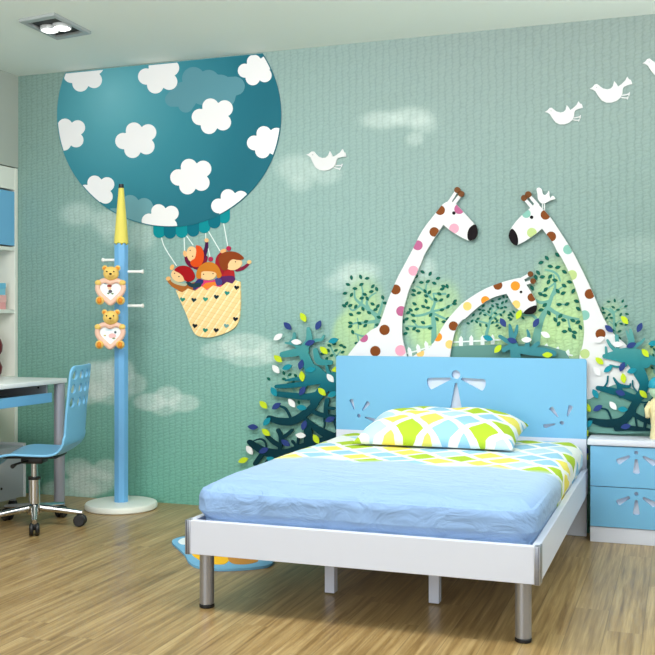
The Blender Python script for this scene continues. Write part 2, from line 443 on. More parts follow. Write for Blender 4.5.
obj('headboard_back', box(HX0+.001, HX1-.001, YH-.02, YH, 0.0, HZ1-.012, bev=.002), WHITE, bed)
obj('headboard_base', box(HX0, HX1, YH-.042, YH-.0205, 0.0, HZ0, bev=.002), WHITE, bed)
RZ0, RZ1 = .222, .352
obj('side_rail', box(BX1-.028, BX1, -1.925, YH-.043, RZ0, RZ1, bev=.002), WHITE, bed)
obj('side_rail', box(BX0, BX0+.028, -1.925, YH-.043, RZ0, RZ1, bev=.002), WHITE, bed)
obj('foot_rail', box(BX0+.012, BX1-.012, -1.953, -1.925, RZ0, RZ1, bev=.002), WHITE, bed)
for sgn, X_ in ((-1, BX0), (1, BX1)):
    bm = B(); o_ = sgn*.004
    lo, hi = sorted((X_+o_, X_-sgn*.018))
    add_box(bm, lo, hi, -1.957, -1.925, RZ0-.002, RZ1+.002, bev=.003)
    lo, hi = sorted((X_+o_, X_-sgn*.003))
    add_box(bm, lo, hi, -1.925, -1.905, RZ0-.002, RZ1+.002, bev=.002)
    for k in (0, 1):
        xx = X_-sgn*(.004+k*.007)
        add_box(bm, xx-.0012, xx+.0012, -1.9578, -1.95, RZ0, RZ1, mi=1)
    obj('corner_bracket', bm, [STEEL, mat((70, 74, 90), .5)], bed, smooth=30, label='grey metal corner bracket')
for X_ in (-1.752, -.521):
    lg = obj('leg', lathe(cyl_prof(.0285, .21, .003), (X_, -1.875, .013)), STEEL, bed, smooth=40, label='round metal leg')
    obj('foot_cap', lathe(cyl_prof(.0295, .014, .003), (X_, -1.875, 0)), BLACK, lg, smooth=40)
for X_, Yq in ((-1.357, -1.53), (-.92, -1.53)):
    obj('support_leg', box(X_-.021, X_+.021, Yq-.021, Yq+.021, .006, .25, bev=.002), WHITE, bed)
obj('slat_base', box(BX0+.029, BX1-.029, -1.924, YH-.045, .25, .275), WHITE, bed)

# mattress with the printed sheet: a rounded block with creased sides
def soft_block(x0, x1, y0, y1, z0, z1, r, nx, ny, wr):
    bm = B(); hx, hy, hz = (x1-x0)/2, (y1-y0)/2, (z1-z0)/2
    c = Vector(((x0+x1)/2, (y0+y1)/2, (z0+z1)/2))
    bmesh.ops.create_cube(bm, size=2)
    bmesh.ops.subdivide_edges(bm, edges=bm.edges[:], cuts=nx, use_grid_fill=True)
    for v in bm.verts:
        p = Vector((v.co.x*hx, v.co.y*hy, v.co.z*hz))
        q = Vector((max(-hx+r, min(hx-r, p.x)), max(-hy+r, min(hy-r, p.y)), max(-hz+r*.75, min(hz-r*.75, p.z))))
        d = p-q; d.z /= .75
        if d.length > 1e-6:
            d = d.normalized()*r*1.0; d.z *= .75
        p = q+d; n = d.normalized() if d.length else Vector((0, 0, 1))
        v.co = c+p+n*wr(c+p, n)
    return bm
def wr_m(p, n):
    top = max(n.z, 0)
    if n.z < -.3: return 0
    up = max(0, min(1, (p.z-.356)/.03))
    a = noise.noise(Vector((p.x*3, p.y*3, p.z*3)))*.006*top
    side = 1-top
    k = noise.noise(Vector((p.x*13, p.y*5, p.z*4+p.x*5)))*.011*side+noise.noise(Vector((p.x*26, p.y*26, p.z*14)))*.004*side
    fr = max(0, min(1, (-1.45-p.y)/.4))*top
    k += noise.noise(Vector((p.x*6+p.y*5, p.y*9-p.x*4, 2)))*.012*fr
    sag = -.012*max(0, min(1, (-1.4-p.y)/.5))
    return (a+k+(0 if n.y > .2 else .030 if n.x < -.3 else .016)*side+(sag if top > .3 else 0))*up
bm = soft_block(-1.768, -.487, -1.918, -.105, .2765, .50, .085, 90, 90, wr_m)
mt = obj('mattress', bm, SHEET, smooth=180)
tag(mt, 'mattress in a pale blue sheet with yellow and green diamonds near the headboard', 'mattress')

# pillow
pil = B(); NU, NV = 60, 36; gr = {}
A, C_ = .40, .25
for sgn in (1, -1):
    for i in range(NU+1):
        for j in range(NV+1):
            u, v = -1+2*i/NU, -1+2*j/NV
            edge = i in (0, NU) or j in (0, NV)
            if edge and sgn == -1: gr[(sgn, i, j)] = gr[(1, i, j)]; continue
            x = A*u*(1-.045*(1-v*v)*u*u); y = C_*v*(1-.05*(1-u*u)*v*v)
            t = (max(0, 1-abs(u)**3.4))**.5*(max(0, 1-abs(v)**2.8))**.5
            z = t*(.118 if sgn > 0 else -.012)
            z += (t*noise.noise(Vector((u*3.5, v*2.5, sgn)))*.016 if sgn > 0 else 0)
            z -= .0*abs(u)
            gr[(sgn, i, j)] = pil.verts.new((x, y, z))
    for i in range(NU):
        for j in range(NV):
            q = [gr[(sgn, i, j)], gr[(sgn, i+1, j)], gr[(sgn, i+1, j+1)], gr[(sgn, i, j+1)]]
            pil.faces.new(q if sgn > 0 else q[::-1])
po = obj('pillow', pil, PILLOW, smooth=180)
po.location = (-1.138, -.465, .545); po.rotation_euler = (math.radians(8), 0, 0)
tag(po, 'white pillow with green, yellow and blue diamonds lying on the bed', 'pillow')

# ------------------------------------------------------------------ nightstand
NX0 = -.435; NX1 = -.435+.50; NY = -.205
nsd = thing('nightstand', 'white nightstand with two blue drawers with petal cut-outs beside the bed', 'nightstand', ((NX0+NX1)/2, NY/2, 0))
bm = B()
add_box(bm, NX0+.006, NX1-.006, NY+.03, -.004, .0, .49)
add_box(bm, NX0, NX1, NY+.006, NY+.031, 0, .078, bev=.002)
obj('body', bm, WHITE, nsd)
obj('top', box(NX0-.012, NX1+.012, NY-.012, -.003, .4905, .522, bev=.006), WHITE, nsd, smooth=30)
for z0, z1 in ((.285, .486), (.081, .281)):
    c_ = ((NX0+NX1)/2-.026, z1-.026)
    hs = [circ(c_[0], c_[1], .010, 14), petal(c_[0]-.032, c_[1]-.018, 210, .07, .012, .032), petal(c_[0]+.032, c_[1]-.018, -30, .07, .012, .032), petal(c_[0], c_[1]-.032, -90, .075, .012, .034)]
    bm = B(); add_plate(bm, [[(NX0+.002, z0), (NX1-.002, z0), (NX1-.002, z1), (NX0+.002, z1)]]+hs, lambda x, z: Vector((x, NY, z)), (0, .018, 0))
    dr = obj('drawer', bm, BLUE, nsd, label='blue drawer front')
    bm = B(); add_box(bm, NX0+.004, NX1-.004, NY+.0185, NY+.0295, z0+.002, z1-.002)
    obj('drawer_backing', bm, WHITE, dr)
# little figure at the edge of the picture, on the nightstand
fg = thing('figurine', 'cream and pale green toy figurine with a teal cap on the nightstand', 'figurine', (.085, -.10, .522))
NXf = (-.005, -.105)
ox, oy = -.108, -.105
fg.location = (ox, oy, .522); ORIGIN[fg] = Vector((ox, oy, .522))
CREAM = mat((236, 222, 176), .5); PALE = mat((190, 220, 190), .5); TEALC = mat((40, 160, 190), .45)
obj('body', lathe([(0, 0), (.040, 0), (.042, .01), (.035, .06), (.042, .12), (.048, .16), (.036, .195), (.02, .21), (0, .215)], (ox, oy, .522), seg=28), CREAM, fg, smooth=60)
bm = B(); add_ball(bm, (ox, oy, .522+.245), .045); obj('head', bm, PALE, fg, smooth=180)
bm = B(); add_lathe(bm, [(.047, 0), (.05, .008), (.046, .03), (.03, .05), (0, .06)], (ox, oy, .522+.258), seg=28); obj('cap', bm, TEALC, fg, smooth=60)
for s_ in (-1, 1):
    obj('arm', tube([(ox+s_*.034, oy-.01, .522+.185), (ox+s_*.055, oy-.02, .522+.15), (ox+s_*.05, oy-.035, .522+.11)], [.014, .013, .012]), CREAM, fg, smooth=180)

# ------------------------------------------------------------------ rug
rug_px = [(172, 544), (177, 540), (186, 538.5), (196, 539), (204, 536), (216, 536), (226, 541), (240, 544), (256, 549), (268, 556), (274, 562), (270, 567), (258, 569.5), (240, 571), (218, 571.5), (198, 569), (189, 564), (185, 557), (179, 551)]
rp = [tuple(on_z(x, y, 0)[:2]) for x, y in smooth(rug_px, 5)]
bm = B(); add_plate(bm, [rp], lambda x, y: Vector((x, y, .012)), (0, 0, -.011))
def rug_blob(pts, z, mi):
    q = [tuple(on_z(x, y, 0)[:2]) for x, y in smooth(pts, 4)]
    add_plate(bm, [q], lambda x, y: Vector((x, y, z)), (0, 0, -.002), mi)
rug_blob([(178, 544), (183, 540.5), (191, 540.5), (196, 543), (190, 546), (182, 547)], .0130, 1)
rug_blob([(185, 549), (190, 546), (196, 547), (195, 551), (188, 552)], .0134, 2)
rug_blob([(192, 556), (204, 552), (222, 555), (230, 560), (224, 567), (208, 566), (198, 562)], .0131, 3)
rug_blob([(228, 559), (240, 557), (254, 560), (258, 564), (246, 567), (232, 566)], .0132, 4)
rug_blob([(206, 549), (216, 546), (230, 550), (226, 554), (212, 553)], .0133, 1)
rug = obj('rug', bm, [mat((120, 178, 214), .95, spec=.1), mat((226, 236, 240), .95, spec=.1), mat((236, 160, 170), .95, spec=.1), mat((244, 190, 50), .95, spec=.1), mat((196, 140, 70), .95, spec=.1)])
tag(rug, 'small blue rug with orange and white shapes on the floor beyond the bed foot', 'rug')

# ------------------------------------------------------------------ pencil coat stand
PX, PY = -3.140, -.235
cs = thing('coat_stand', 'tall blue and yellow pencil shaped coat stand on a white disc foot', 'coat stand', (PX, PY, 0))
obj('base', lathe([(0, 0), (.205, 0), (.212, .006), (.213, .026), (.207, .036), (.195, .040), (0, .040)], (PX, PY, 0), seg=64), mat((238, 240, 232), .35), cs, smooth=40)
def octo(r, z, k=8, ph=.2): return [Vector((PX+r*math.cos(2*PI*i/k+ph), PY+r*math.sin(2*PI*i/k+ph), z)) for i in range(k)]
def prism(rings):
    bm = B(); vr = [[bm.verts.new(p) for p in r] for r in rings]
    for a, b in zip(vr, vr[1:]):
        n = len(a)
        for i in range(n): bm.faces.new((a[i], a[(i+1) % n], b[(i+1) % n], b[i]))
    bm.faces.new(vr[0]); bm.faces.new(vr[-1]); return bm
obj('pole', prism([octo(.0425, .040), octo(.0425, 1.575)]), mat((112, 176, 226), .4), cs)
# wavy sharpened edge of the pencil, then the yellow cone
seg = 32; bm = B(); lo, hi = [], []
for i in range(seg):
    a = 2*PI*i/seg+.2; fr = (i % 4)/4
    zz = 1.562+.018*abs(math.sin(PI*i/4+PI/2))
    rr = .0432*(math.cos(PI/8)/math.cos((i % 4-2)*PI/16) if False else 1)
    lo.append(bm.verts.new((PX+.0434*math.cos(a), PY+.0434*math.sin(a), zz))); hi.append(bm.verts.new((PX+.0155*math.cos(a), PY+.0155*math.sin(a), 1.905)))
for i in range(seg): bm.faces.new((lo[i], lo[(i+1) % seg], hi[(i+1) % seg], hi[i]))
bm.faces.new(hi); bm.faces.new(lo)
obj('pencil_tip', bm, mat((228, 214, 104), .5), cs, smooth=60, label='yellow sharpened pencil tip')
obj('pencil_lead', lathe([(0, 0), (.0158, 0), (.0145, .024), (0, .026)], (PX, PY, 1.905), seg=20), BLACK, cs, smooth=40)
def peg(z, d, L=.085):
    d = Vector(d).normalized(); p = Vector((PX, PY, z))+d*.036
    obj('peg', lathe([(0, 0), (.0085, 0), (.0085, L-.014), (.0125, L-.012), (.013, L-.003), (.009, L), (0, L)], p, seg=14, axis=d), mat((244, 244, 240), .35), cs, smooth=40)
Rv = Vector((math.cos(.50), math.sin(.50), 0)); Tv = Vector((math.sin(.50), -math.cos(.50), 0))
peg(1.478, -Rv*.9-Tv*.3); peg(1.408, Rv*.95+Tv*.2, .1); peg(1.205, Rv*.95+Tv*.2, .1)
pegA = -Rv*.40+Tv*.9
peg(1.415, pegA, .045); peg(1.165, pegA, .045)

# teddy bear picture frames hanging on it
FUR = mat((238, 200, 112), .6); PINK = mat((240, 196, 176), .5); SOLE = mat((226, 138, 50), .6); DARK = mat((40, 28, 24), .5)
def heart(n=40, s=1.0, rnd_=0):
    o = []
    for i in range(n):
        t = 2*PI*i/n
        hx_, hz_ = math.sin(t)**3, (13*math.cos(t)-5*math.cos(2*t)-2*math.cos(3*t)-math.cos(4*t))/16
        o.append((s*(hx_*(1-rnd_)+math.sin(t)*rnd_), s*(hz_*(1-rnd_)+(math.cos(t)-.12)*rnd_)))
    return o
def bear(label, cpx, cpy, kind):
    Yb = PY-.100
    c = at(cpx, cpy, Yb)
    rz = math.radians(24)
    r = thing('picture_frame', label, 'picture frame', tuple(c), 'teddy bear picture frames on the coat stand', rz=rz)
    s = .0735
    # heart ring
    hp = [(x*s*1.02, z*s*1.02-.002) for x, z in heart(48, 1, .38)]
    obj('heart_ring', tube([(x, -.012, z) for x, z in hp],   .0150, 10, True), PINK, r, smooth=180, label='pale pink heart shaped rim')
    bm = B(); add_plate(bm, [hp], lambda x, z: Vector((x, -.010, z)), (0, .012, 0)); 
    pc = obj('picture', bm, mat((232, 240, 242), .4), r, label='small white picture in the heart')
    def spot(x, z, rx, rz_, col, k, name):
        b2 = B(); add_plate(b2, [circ(x*s, z*s, rx*s, 14, rz_*s)], lambda u, v: Vector((u, -.0105-k*.0003, v)), (0, .0004+k*.0003, 0)); obj(name, b2, mat(col, .5), pc)
    if kind == 0:
        spot(-.08, .08, .16, .15, (240, 200, 170), 1, 'face'); spot(-.09, .24, .2, .1, (150, 60, 50), 2, 'hat')
        spot(-.02, -.2, .15, .14, (90, 90, 100), 1, 'jacket'); spot(-.18, -.36, .09, .07, (80, 110, 60), 2, 'boot'); spot(.15, -.38, .1, .06, (90, 120, 70), 2, 'boot')
        spot(-.35, .42, .16, .06, (120, 140, 160), 1, 'small_bird')
    else:
        spot(.16, -.22, .3, .2, (236, 190, 190), 1, 'pink_animal'); spot(.4, .06, .09, .1, (70, 90, 100), 2, 'ear'); spot(.28, -.42, .12, .06, (120, 140, 90), 2, 'grass_tuft')
        spot(-.42, -.2, .1, .06, (190, 180, 120), 1, 'grass_tuft'); spot(-.1, .25, .3, .06, (190, 214, 226), 1, 'cloud')
    bm = B(); add_ball(bm, (.004, -.018, .090), .0435, (1.05, .75, .95)); add_ball(bm, (.006, -.049, .081), .0165, (1.1, .8, .85))
    hd = obj('head', bm, FUR, r, smooth=180)
    bm = B()
    for q in (-.016, .024): add_ball(bm, (q, -.050, .101), .0042)
    add_ball(bm, (.007, -.064, .086), .0065, (1.2, .8, .9)); obj('eyes_and_nose', bm, DARK, hd, smooth=180)
    for q in (-1, 1):
        bm = B(); add_ball(bm, (q*.037+.004, -.010, .122), .0165, (1, .6, 1)); add_ball(bm, (q*.037+.004, -.018, .121), .0095, (1, .5, 1), mi=1); obj('ear', bm, [FUR, SOLE], r, smooth=180)
        bm = B(); add_ball(bm, (q*.070, -.018, .036), .0185, (1.05, .9, .9)); obj('arm', bm, FUR, r, smooth=180)
        bm = B(); add_ball(bm, (q*.060, -.022, -.068), .025, (1, .9, 1)); add_ball(bm, (q*.060, -.039, -.068), .017, (.85, .6, 1.05), mi=1); obj('foot', bm, [FUR, SOLE], r, smooth=180)
    return r
bear('teddy bear heart frame on the coat stand, the upper one, picture of a child', 110.8, 289, 0)
bear('teddy bear heart frame on the coat stand, the lower one, picture of a pink animal', 110.5, 333, 1)

# ------------------------------------------------------------------ bookcase, books
BKX = -4.05
bk = thing('bookcase', 'white bookcase with a blue door built along the left wall behind the desk', 'bookcase', (-4.23, -.8, 0))
for Yp in (-.0335, -.80, -1.60):
    obj('side_panel', box(-4.41, BKX, Yp, Yp+.030, 0, 2.10, bev=.002), CREAMW, bk)
obj('back_panel', box(-4.418, -4.411, -1.60, -.004, 0, 2.10), CREAMW, bk)
for (z0, z1) in ((1.958, 2.098), (1.565, 1.588), (1.163, 1.187), (.735, .76), (0, .08)):
    for a, b in ((-.769, -.035), (-1.569, -.801)):
        obj('shelf', box(-4.41, BKX-.002, a, b, z0, z1, bev=.001), CREAMW, bk)
for a, b in ((-.767, -.0365), (-1.567, -.803)):
    d = obj('door', box(BKX-.020, BKX-.001, a, b, 1.598, 1.946, bev=.002), BLUE, bk, label='blue cupboard door')
    obj('door', box(BKX-.020, BKX-.003, a, b, .084, .73, bev=.002), mat((226, 222, 206), .45), bk, label='cream lower cupboard door')
zb = 1.1875
for i, (c_, th, nm) in enumerate((((242, 172, 172), .046, 'thick pink book at the bottom of the shelf stack'), ((246, 190, 186), .046, 'pink book second from the bottom of the shelf stack'), ((140, 208, 232), .040, 'light blue book under the topmost blue one'), ((120, 196, 228), .036, 'light blue book on top of the shelf stack'))):
    bt = thing('book', nm, 'book', (-4.2, -.22, zb), 'books lying on the white shelf')
    y1 = -.092+.006*math.sin(i*2.1); cm = mat(c_, .5)
    obj('front_cover', box(-4.30, -4.078, -.38, y1, zb+th-.004, zb+th-.0005), cm, bt)
    obj('back_cover', box(-4.30, -4.078, -.38, y1, zb+.0002, zb+.004), cm, bt)
    obj('spine', box(-4.0779, -4.0755, -.38, y1, zb+.0002, zb+th-.0005), cm, bt)
    obj('pages', box(-4.296, -4.081, -.376, y1-.003, zb+.004, zb+th-.004), mat((238, 236, 226), .8), bt)
    zb += th
# dark red ornament seen at the picture edge
vz = .7605
v = thing('vase', 'dark red vase on the shelf at the left edge above the desk', 'vase', (-4.12, -.18, vz))
obj('body', lathe([(0, 0), (.03, 0), (.046, .02), (.052, .06), (.036, .10), (.03, .125), (.05, .16), (.054, .20), (.042, .235), (.03, .25), (0, .25)], (-4.11, -.165, vz), seg=28), mat((110, 18, 30), .3), v, smooth=60)
obj('lid', lathe([(0, 0), (.034, 0), (.036, .01), (.012, .022), (.014, .034), (0, .042)], (-4.11, -.165, vz+.2505), seg=24), mat((60, 14, 22), .3), v, smooth=60)

# ------------------------------------------------------------------ desk
DXF, DY1, DZ = -3.39, -.42, .78
dk = thing('desk', 'white desk with a blue keyboard drawer and round grey legs by the bookcase', 'desk', (-3.72, -1.1, 0))
obj('top', box(-4.045, DXF, -1.75, DY1, DZ-.027, DZ, bev=.004), mat((240, 242, 242), .3), dk, smooth=30)
for lx, ly in ((-3.421, -.453), (-3.421, -1.715), (-4.005, -.453), (-4.005, -1.715)):
    l = obj('leg', lathe(cyl_prof(.031, DZ-.029, .002), (lx, ly, .001), seg=28), mat((166, 166, 176), .42, .35), dk, smooth=40)
obj('drawer_bracket', box(-3.95, -3.448, -.545, -.530, .664, DZ-.0275), GREY, dk)
obj('drawer_bracket', box(-3.95, -3.455, -1.475, -1.460, .664, DZ-.0275), GREY, dk)
dt = obj('drawer', box(-3.93, -3.44, -1.455, -.55, .664, .676), GREY, dk, label='sliding keyboard drawer')
obj('drawer_front', box(-3.442, -3.422, -1.49, -.522, .646, .701, bev=.003), BLUE, dt, label='blue drawer front')
bm = B(); add_lathe(bm, [(0, 0), (.006, 0), (.005, .003), (0, .003)], (-3.50, -.5455, .73), seg=12, axis=(0, -1, 0)); obj('screw', bm, DARK, dk)

pd = thing('computer_trolley', 'low grey trolley on castors under the desk', 'trolley', (-3.8, -.75, 0))
PX0, PX1, PY0, PY1 = -3.965, -3.70, -.95, -.40
obj('box_body', box(PX0, PX1, PY0, PY1, .068, .372, bev=.003), GREY, pd, smooth=30)
obj('rim', box(PX0-.003, PX1+.005, PY1-.016, PY1+.004, .064, .385, bev=.002), mat((206, 208, 208), .45), pd)
bm = B(); add_lathe(bm, [(0, 0), (.008, 0), (.007, .003), (0, .003)], (PX1+.0005, -.62, .145), seg=14, axis=(1, 0, 0)); obj('screw', bm, DARK, pd)
for a in (PX0+.05, PX1-.05):
    for b in (PY0+.05, PY1-.05):
        q = obj('castor_stem', lathe(cyl_prof(.018, .04, .001), (a, b, .045), seg=16), GREY, pd, smooth=40)
        bm = B(); add_lathe(bm, cyl_prof(.026, .034, .006), (a, b-.017, .0262), seg=20, axis=(0, 1, 0)); obj('wheel', bm, BLACK, q, smooth=40)

# ------------------------------------------------------------------ swivel chair
ch = thing('swivel_chair', 'light blue shell swivel chair with chrome five-star base at the desk', 'chair', (-3.315, -.835, 0), rz=0)
ORIGIN[ch] = Vector((0, 0, 0))
fdir = Vector((-.953, -.311)); ch.rotation_euler.z = math.atan2(fdir.y, fdir.x)     # local +x looks where the sitter looks
prof = [(.232, .330), (.205, .356), (.165, .384), (.118, .405), (.06, .415), (-.03, .412), (-.11, .410), (-.155, .415), (-.19, .432), (-.212, .465), (-.220, .51), (-.224, .56), (-.228, .62)]
prof = smooth(prof, 4, False)
HW = .205
bm = B(); rows = []; NW = 16
def width(k, z): return HW
for i, (s_, z) in enumerate(prof):
    dish = .012 if z < .43 else .006
    hw = HW*(.93 if z > .5 else 1)
    if i < 6: hw = HW*(.93+.07*(i/6))
    rows.append([bm.verts.new((s_+(0.02*(1-(2*j/NW-1)**2)*-1 if z > .46 else 0), hw*(2*j/NW-1), z-(dish*(1-(2*j/NW-1)**2) if z < .46 else 0))) for j in range(NW+1)])
for a, b in zip(rows, rows[1:]):
    for j in range(NW): bm.faces.new((a[j], a[j+1], b[j+1], b[j]))
hwb = HW*.93; s0, z0 = prof[-1]
Lb = .262
def backmap(wv, t): # t from 0 to Lb up the leaning back
    f = 1-(wv/hwb)**2
    return Vector((s0-.02*f-t*.10, wv, z0+t*.99))
rc = .045
def corner(wv, t):      # rounds the two top corners
    cx_, cy_ = hwb-rc, Lb-rc
    if abs(wv) > cx_ and t > cy_:
        dx, dy = abs(wv)-cx_, t-cy_; m_ = max(dx, dy); l_ = math.hypot(dx, dy)
        if l_ > 1e-9: return math.copysign(cx_+dx*m_/l_, wv), cy_+dy*m_/l_
    return wv, t
t_lo = .030; cw, chh = 2*hwb/4, (Lb-t_lo-.012)/3
def quad(a, b, c, d):
    bm.faces.new([bm.verts.new(backmap(*corner(*p))) for p in (a, b, c, d)])
for k in range(16):
    quad((-hwb+k*cw/4, 0), (-hwb+(k+1)*cw/4, 0), (-hwb+(k+1)*cw/4, t_lo), (-hwb+k*cw/4, t_lo))
    quad((-hwb+k*cw/4, Lb-.012), (-hwb+(k+1)*cw/4, Lb-.012), (-hwb+(k+1)*cw/4, Lb), (-hwb+k*cw/4, Lb))
per = [(-1+.5*q, -1) for q in range(4)]+[(1, -1+.5*q) for q in range(4)]+[(1-.5*q, 1) for q in range(4)]+[(-1, 1-.5*q) for q in range(4)]
for rr in range(3):
    for k in range(4):
        cx_, cy_ = -hwb+(k+.5)*cw, t_lo+(rr+.5)*chh
        O_ = [(cx_+x*cw/2, cy_+y*chh/2) for x, y in per]
        I_ = []
        for x, y in per:
            l_ = math.hypot(x, y); ux, uy = x/l_, y/l_
            I_.append((cx_+ux*.031*(.85-.25*uy), cy_+uy*.026))
        for q in range(16):
            e = (q+1) % 16; quad(O_[q], O_[e], I_[e], I_[q])
bmesh.ops.remove_doubles(bm, verts=bm.verts, dist=.0008)
sl = obj('seat_shell', bm, mat((120, 186, 228), .35), ch, smooth=35)
so = sl.modifiers.new('thickness', 'SOLIDIFY'); so.thickness = .013; so.offset = 0
wn_ = None
bv_ = sl.modifiers.new('edge', 'BEVEL'); bv_.width = .003; bv_.segments = 2; bv_.limit_method = 'ANGLE'; bv_.angle_limit = math.radians(50)
sl.modifiers.new('normals', 'WEIGHTED_NORMAL').keep_sharp = True
bm = B(); add_box(bm, -.15, .14, -.10, .10, .380, .393, bev=.004); add_box(bm, -.06, .06, -.05, .05, .345, .381, bev=.008)
obj('mechanism', bm, BLACK, ch, smooth=30)
obj('lever', tube([(.02, .04, .362), (.05, .14, .358), (.055, .19, .352)], [.006, .006, .012]), BLACK, ch, smooth=60)
obj('column', lathe([(0, .07), (.030, .07), (.030, .26), (.018, .262), (.018, .345), (0, .345)], (0, 0, 0), seg=24), CHROME, ch, smooth=40)
obj('column_cap', lathe([(.019, 0), (.034, 0), (.034, .014), (.019, .016)], (0, 0, .255), seg=24), BLACK, ch, smooth=40)
obj('hub', lathe([(0, 0), (.036, 0), (.042, .015), (.040, .05), (.030, .06), (0, .06)], (0, 0, .065), seg=24), CHROME, ch, smooth=40)
toT = math.atan2(-.81, .59)-ch.rotation_euler.z
for k in range(5):
    a = toT+2*PI*k/5; d = Vector((math.cos(a), math.sin(a), 0)); n_ = Vector((-d.y, d.x, 0))
    lg = obj('base_leg', tube([d*.03+Vector((0, 0, .102)), d*.14+Vector((0, 0, .090)), d*.262+Vector((0, 0, .074))], [.021, .017, .013], 10, sq=(1, 1)), CHROME, ch, smooth=60)
    bm = B(); c_ = d*.25
    for q in (-1, 1): add_lathe(bm, cyl_prof(.033, .022, .006), c_+n_*(q*.015)-n_*.011+Vector((0, 0, .0332)), seg=22, axis=n_)
    add_lathe(bm, cyl_prof(.008, .04), c_+Vector((0, 0, .03)), seg=10)
    add_box(bm, -.012, .012, -.024, .024, .03, .062, bev=.006, M=Matrix.Translation(c_) @ Matrix.Rotation(a, 4, 'Z'))
    obj('castor', bm, BLACK, lg, smooth=40)

# ------------------------------------------------------------------ ceiling downlight
q = [on_z(x, y, 2.70) for x, y in ((18.5, 18.7), (54.6, 12.6), (91, 30.8), (57.4, 37.6))]
c_ = sum(q, Vector())/4
ex = ((q[2]-q[3])+(q[1]-q[0]))/2; ey = ((q[0]-q[3])+(q[1]-q[2]))/2
hx, hy = .19, .115
ang = math.atan2(0, 1)
Lx, Ly = ex.length/2, ey.length/2
print('downlight', c_, ex, ey)
EX, EY = ex.normalized(), ey.normalized()
dl = thing('ceiling_downlight', 'rectangular recessed ceiling lamp with two round bulbs', 'ceiling lamp', (c_.x, c_.y, 2.70))
def dmap(u, v, z): return Vector((c_.x, c_.y, z))+EX*u*Lx+EY*v*Ly
bm = B(); k = .80
add_plate(bm, [[(-1, -1), (1, -1), (1, 1), (-1, 1)], [(-k, -k*.96), (k, -k*.96), (k, k*.96), (-k, k*.96)]], lambda u, v: dmap(u, v, 2.684), (0, 0, .0155))
obj('frame', bm, mat((176, 182, 184), .4, .3), dl)
bm = B(); add_plate(bm, [[(-k, -k), (k, -k), (k, k), (-k, k)]], lambda u, v: dmap(u, v, 2.6975), (0, 0, .002)); obj('inner_tray', bm, mat((50, 54, 56), .5), dl)
em = NT('lamp_glow'); em.b.inputs['Emission Color'].default_value = (1, .98, .95, 1); em.b.inputs['Emission Strength'].default_value = 6
for s_ in (-1, 1):
    p = dmap(s_*.36, 0, 2.676); R_ = min(Lx*.40, Ly*.80)
    rg = obj('lamp_ring', lathe([(R_*.86, .0), (R_, .0), (R_, .021), (R_*.88, .021)], (p.x, p.y, 2.676), seg=28), mat((214, 218, 220), .4, .2), dl, smooth=40)
    obj('bulb', lathe([(0, -.010), (R_*.5, -.007), (R_*.85, .002), (R_*.85, .012), (0, .012)], (p.x, p.y, 2.676), seg=28), em.m, rg, smooth=40)

# ================================================================== MURAL CUT-OUTS
CT = (169, 115)      # balloon centre
W_ = mat((240, 238, 240), .55, name='white_print')
ceil_line = [(-400, 71.6-.098*(-467)+.9), (1000, 71.6-.098*933+.9), (1000, 1000), (-400, 1000)]
disc = clip(circ(CT[0], CT[1], 112, 120), ceil_line)
bal = thing('balloon_cutout', 'big teal hot-air balloon with white clouds and a waffle basket on the wall', 'balloon', tuple(at(200, 230, 0)))
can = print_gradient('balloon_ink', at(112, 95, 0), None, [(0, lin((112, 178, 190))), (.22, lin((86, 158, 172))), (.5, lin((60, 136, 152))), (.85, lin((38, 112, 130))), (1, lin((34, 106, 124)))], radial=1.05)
SK1, SK2 = mat((0, 140, 150), .55), mat((0, 108, 128), .55)
bm = B()
for i, (x, y) in enumerate([(159.2, 232.2), (169.7, 232.8), (181.6, 232.2), (193.1, 230.8), (204, 227.4), (214.2, 222.6), (223.8, 217.6)]):
    pl = [(x-6, y-12), (x+6, y-12)]+[(x+6*math.cos(PI*k/10), y+5.8*math.sin(PI*k/10)) for k in range(0, 11)]
    obj('scallop', (lambda b: (add_art(b, pl, .004+(.0006 if i % 2 else 0), .0005), b)[1])(B()), SK1 if i % 2 == 0 else SK2, bal)
art('canopy', disc, .008, .0005, can, bal)
lobes = [(-2.7, -9.4, 8.2), (11.4, -7.6, 8.2), (9.6, 6.2, 8.2), (-4.2, 9.8, 8.2), (-13.3, 1, 8.2), (0, 0, 9)]
def cloud(cx, cy, sc=1.0, n=90, lob=lobes):
    o = []
    for i in range(n):
        a = 2*PI*i/n; d = (math.cos(a), math.sin(a)); best = 0
        for x, y, r in lob:
            b = x*d[0]+y*d[1]; disc_ = b*b-(x*x+y*y-r*r)
            if disc_ >= 0: best = max(best, b+math.sqrt(disc_))
        o.append((cx+d[0]*best*sc, cy+d[1]*best*sc))
    return o
disc_in = clip(circ(CT[0], CT[1], 111.2, 120), [(p[0], p[1]+.9) for p in ceil_line])
for x, y, k in [(84.5, 74, .98), (159.5, 75.5, 1), (67.4, 134.4, .9), (136.7, 140, 1), (213.2, 116, 1), (256.3, 69.8, .86), (266.3, 142, .9), (191.7, 176.4, 1), (230.5, 205, .9), (161, 220, .9), (97, 191, .88)]:
    art('cloud_spot', clip(cloud(x, y, k), disc_in), .009, .0079, W_, bal)
FA = mat((92, 146, 160), .6)
fl1 = [(-22, 8, 12), (-10, -8, 12), (6, -6, 11), (18, 2, 14), (34, 0, 10), (24, 12, 10), (0, 6, 14), (-32, 14, 8), (-18, 20, 8)]
FB = mat((108, 158, 168), .6)
art('faint_cloud', clip(cloud(203, 86, 1, 90, [(a*.95, b*.95, r*.95) for a, b, r in fl1]), disc_in), .0084, .0079, FA, bal)
art('faint_cloud', clip(cloud(128, 212, 1, 80, [(2, -8, 9), (16, -5, 9), (0, 6, 14), (-14, 8, 12), (18, 8, 12)]), disc_in), .0084, .0079, FB, bal)
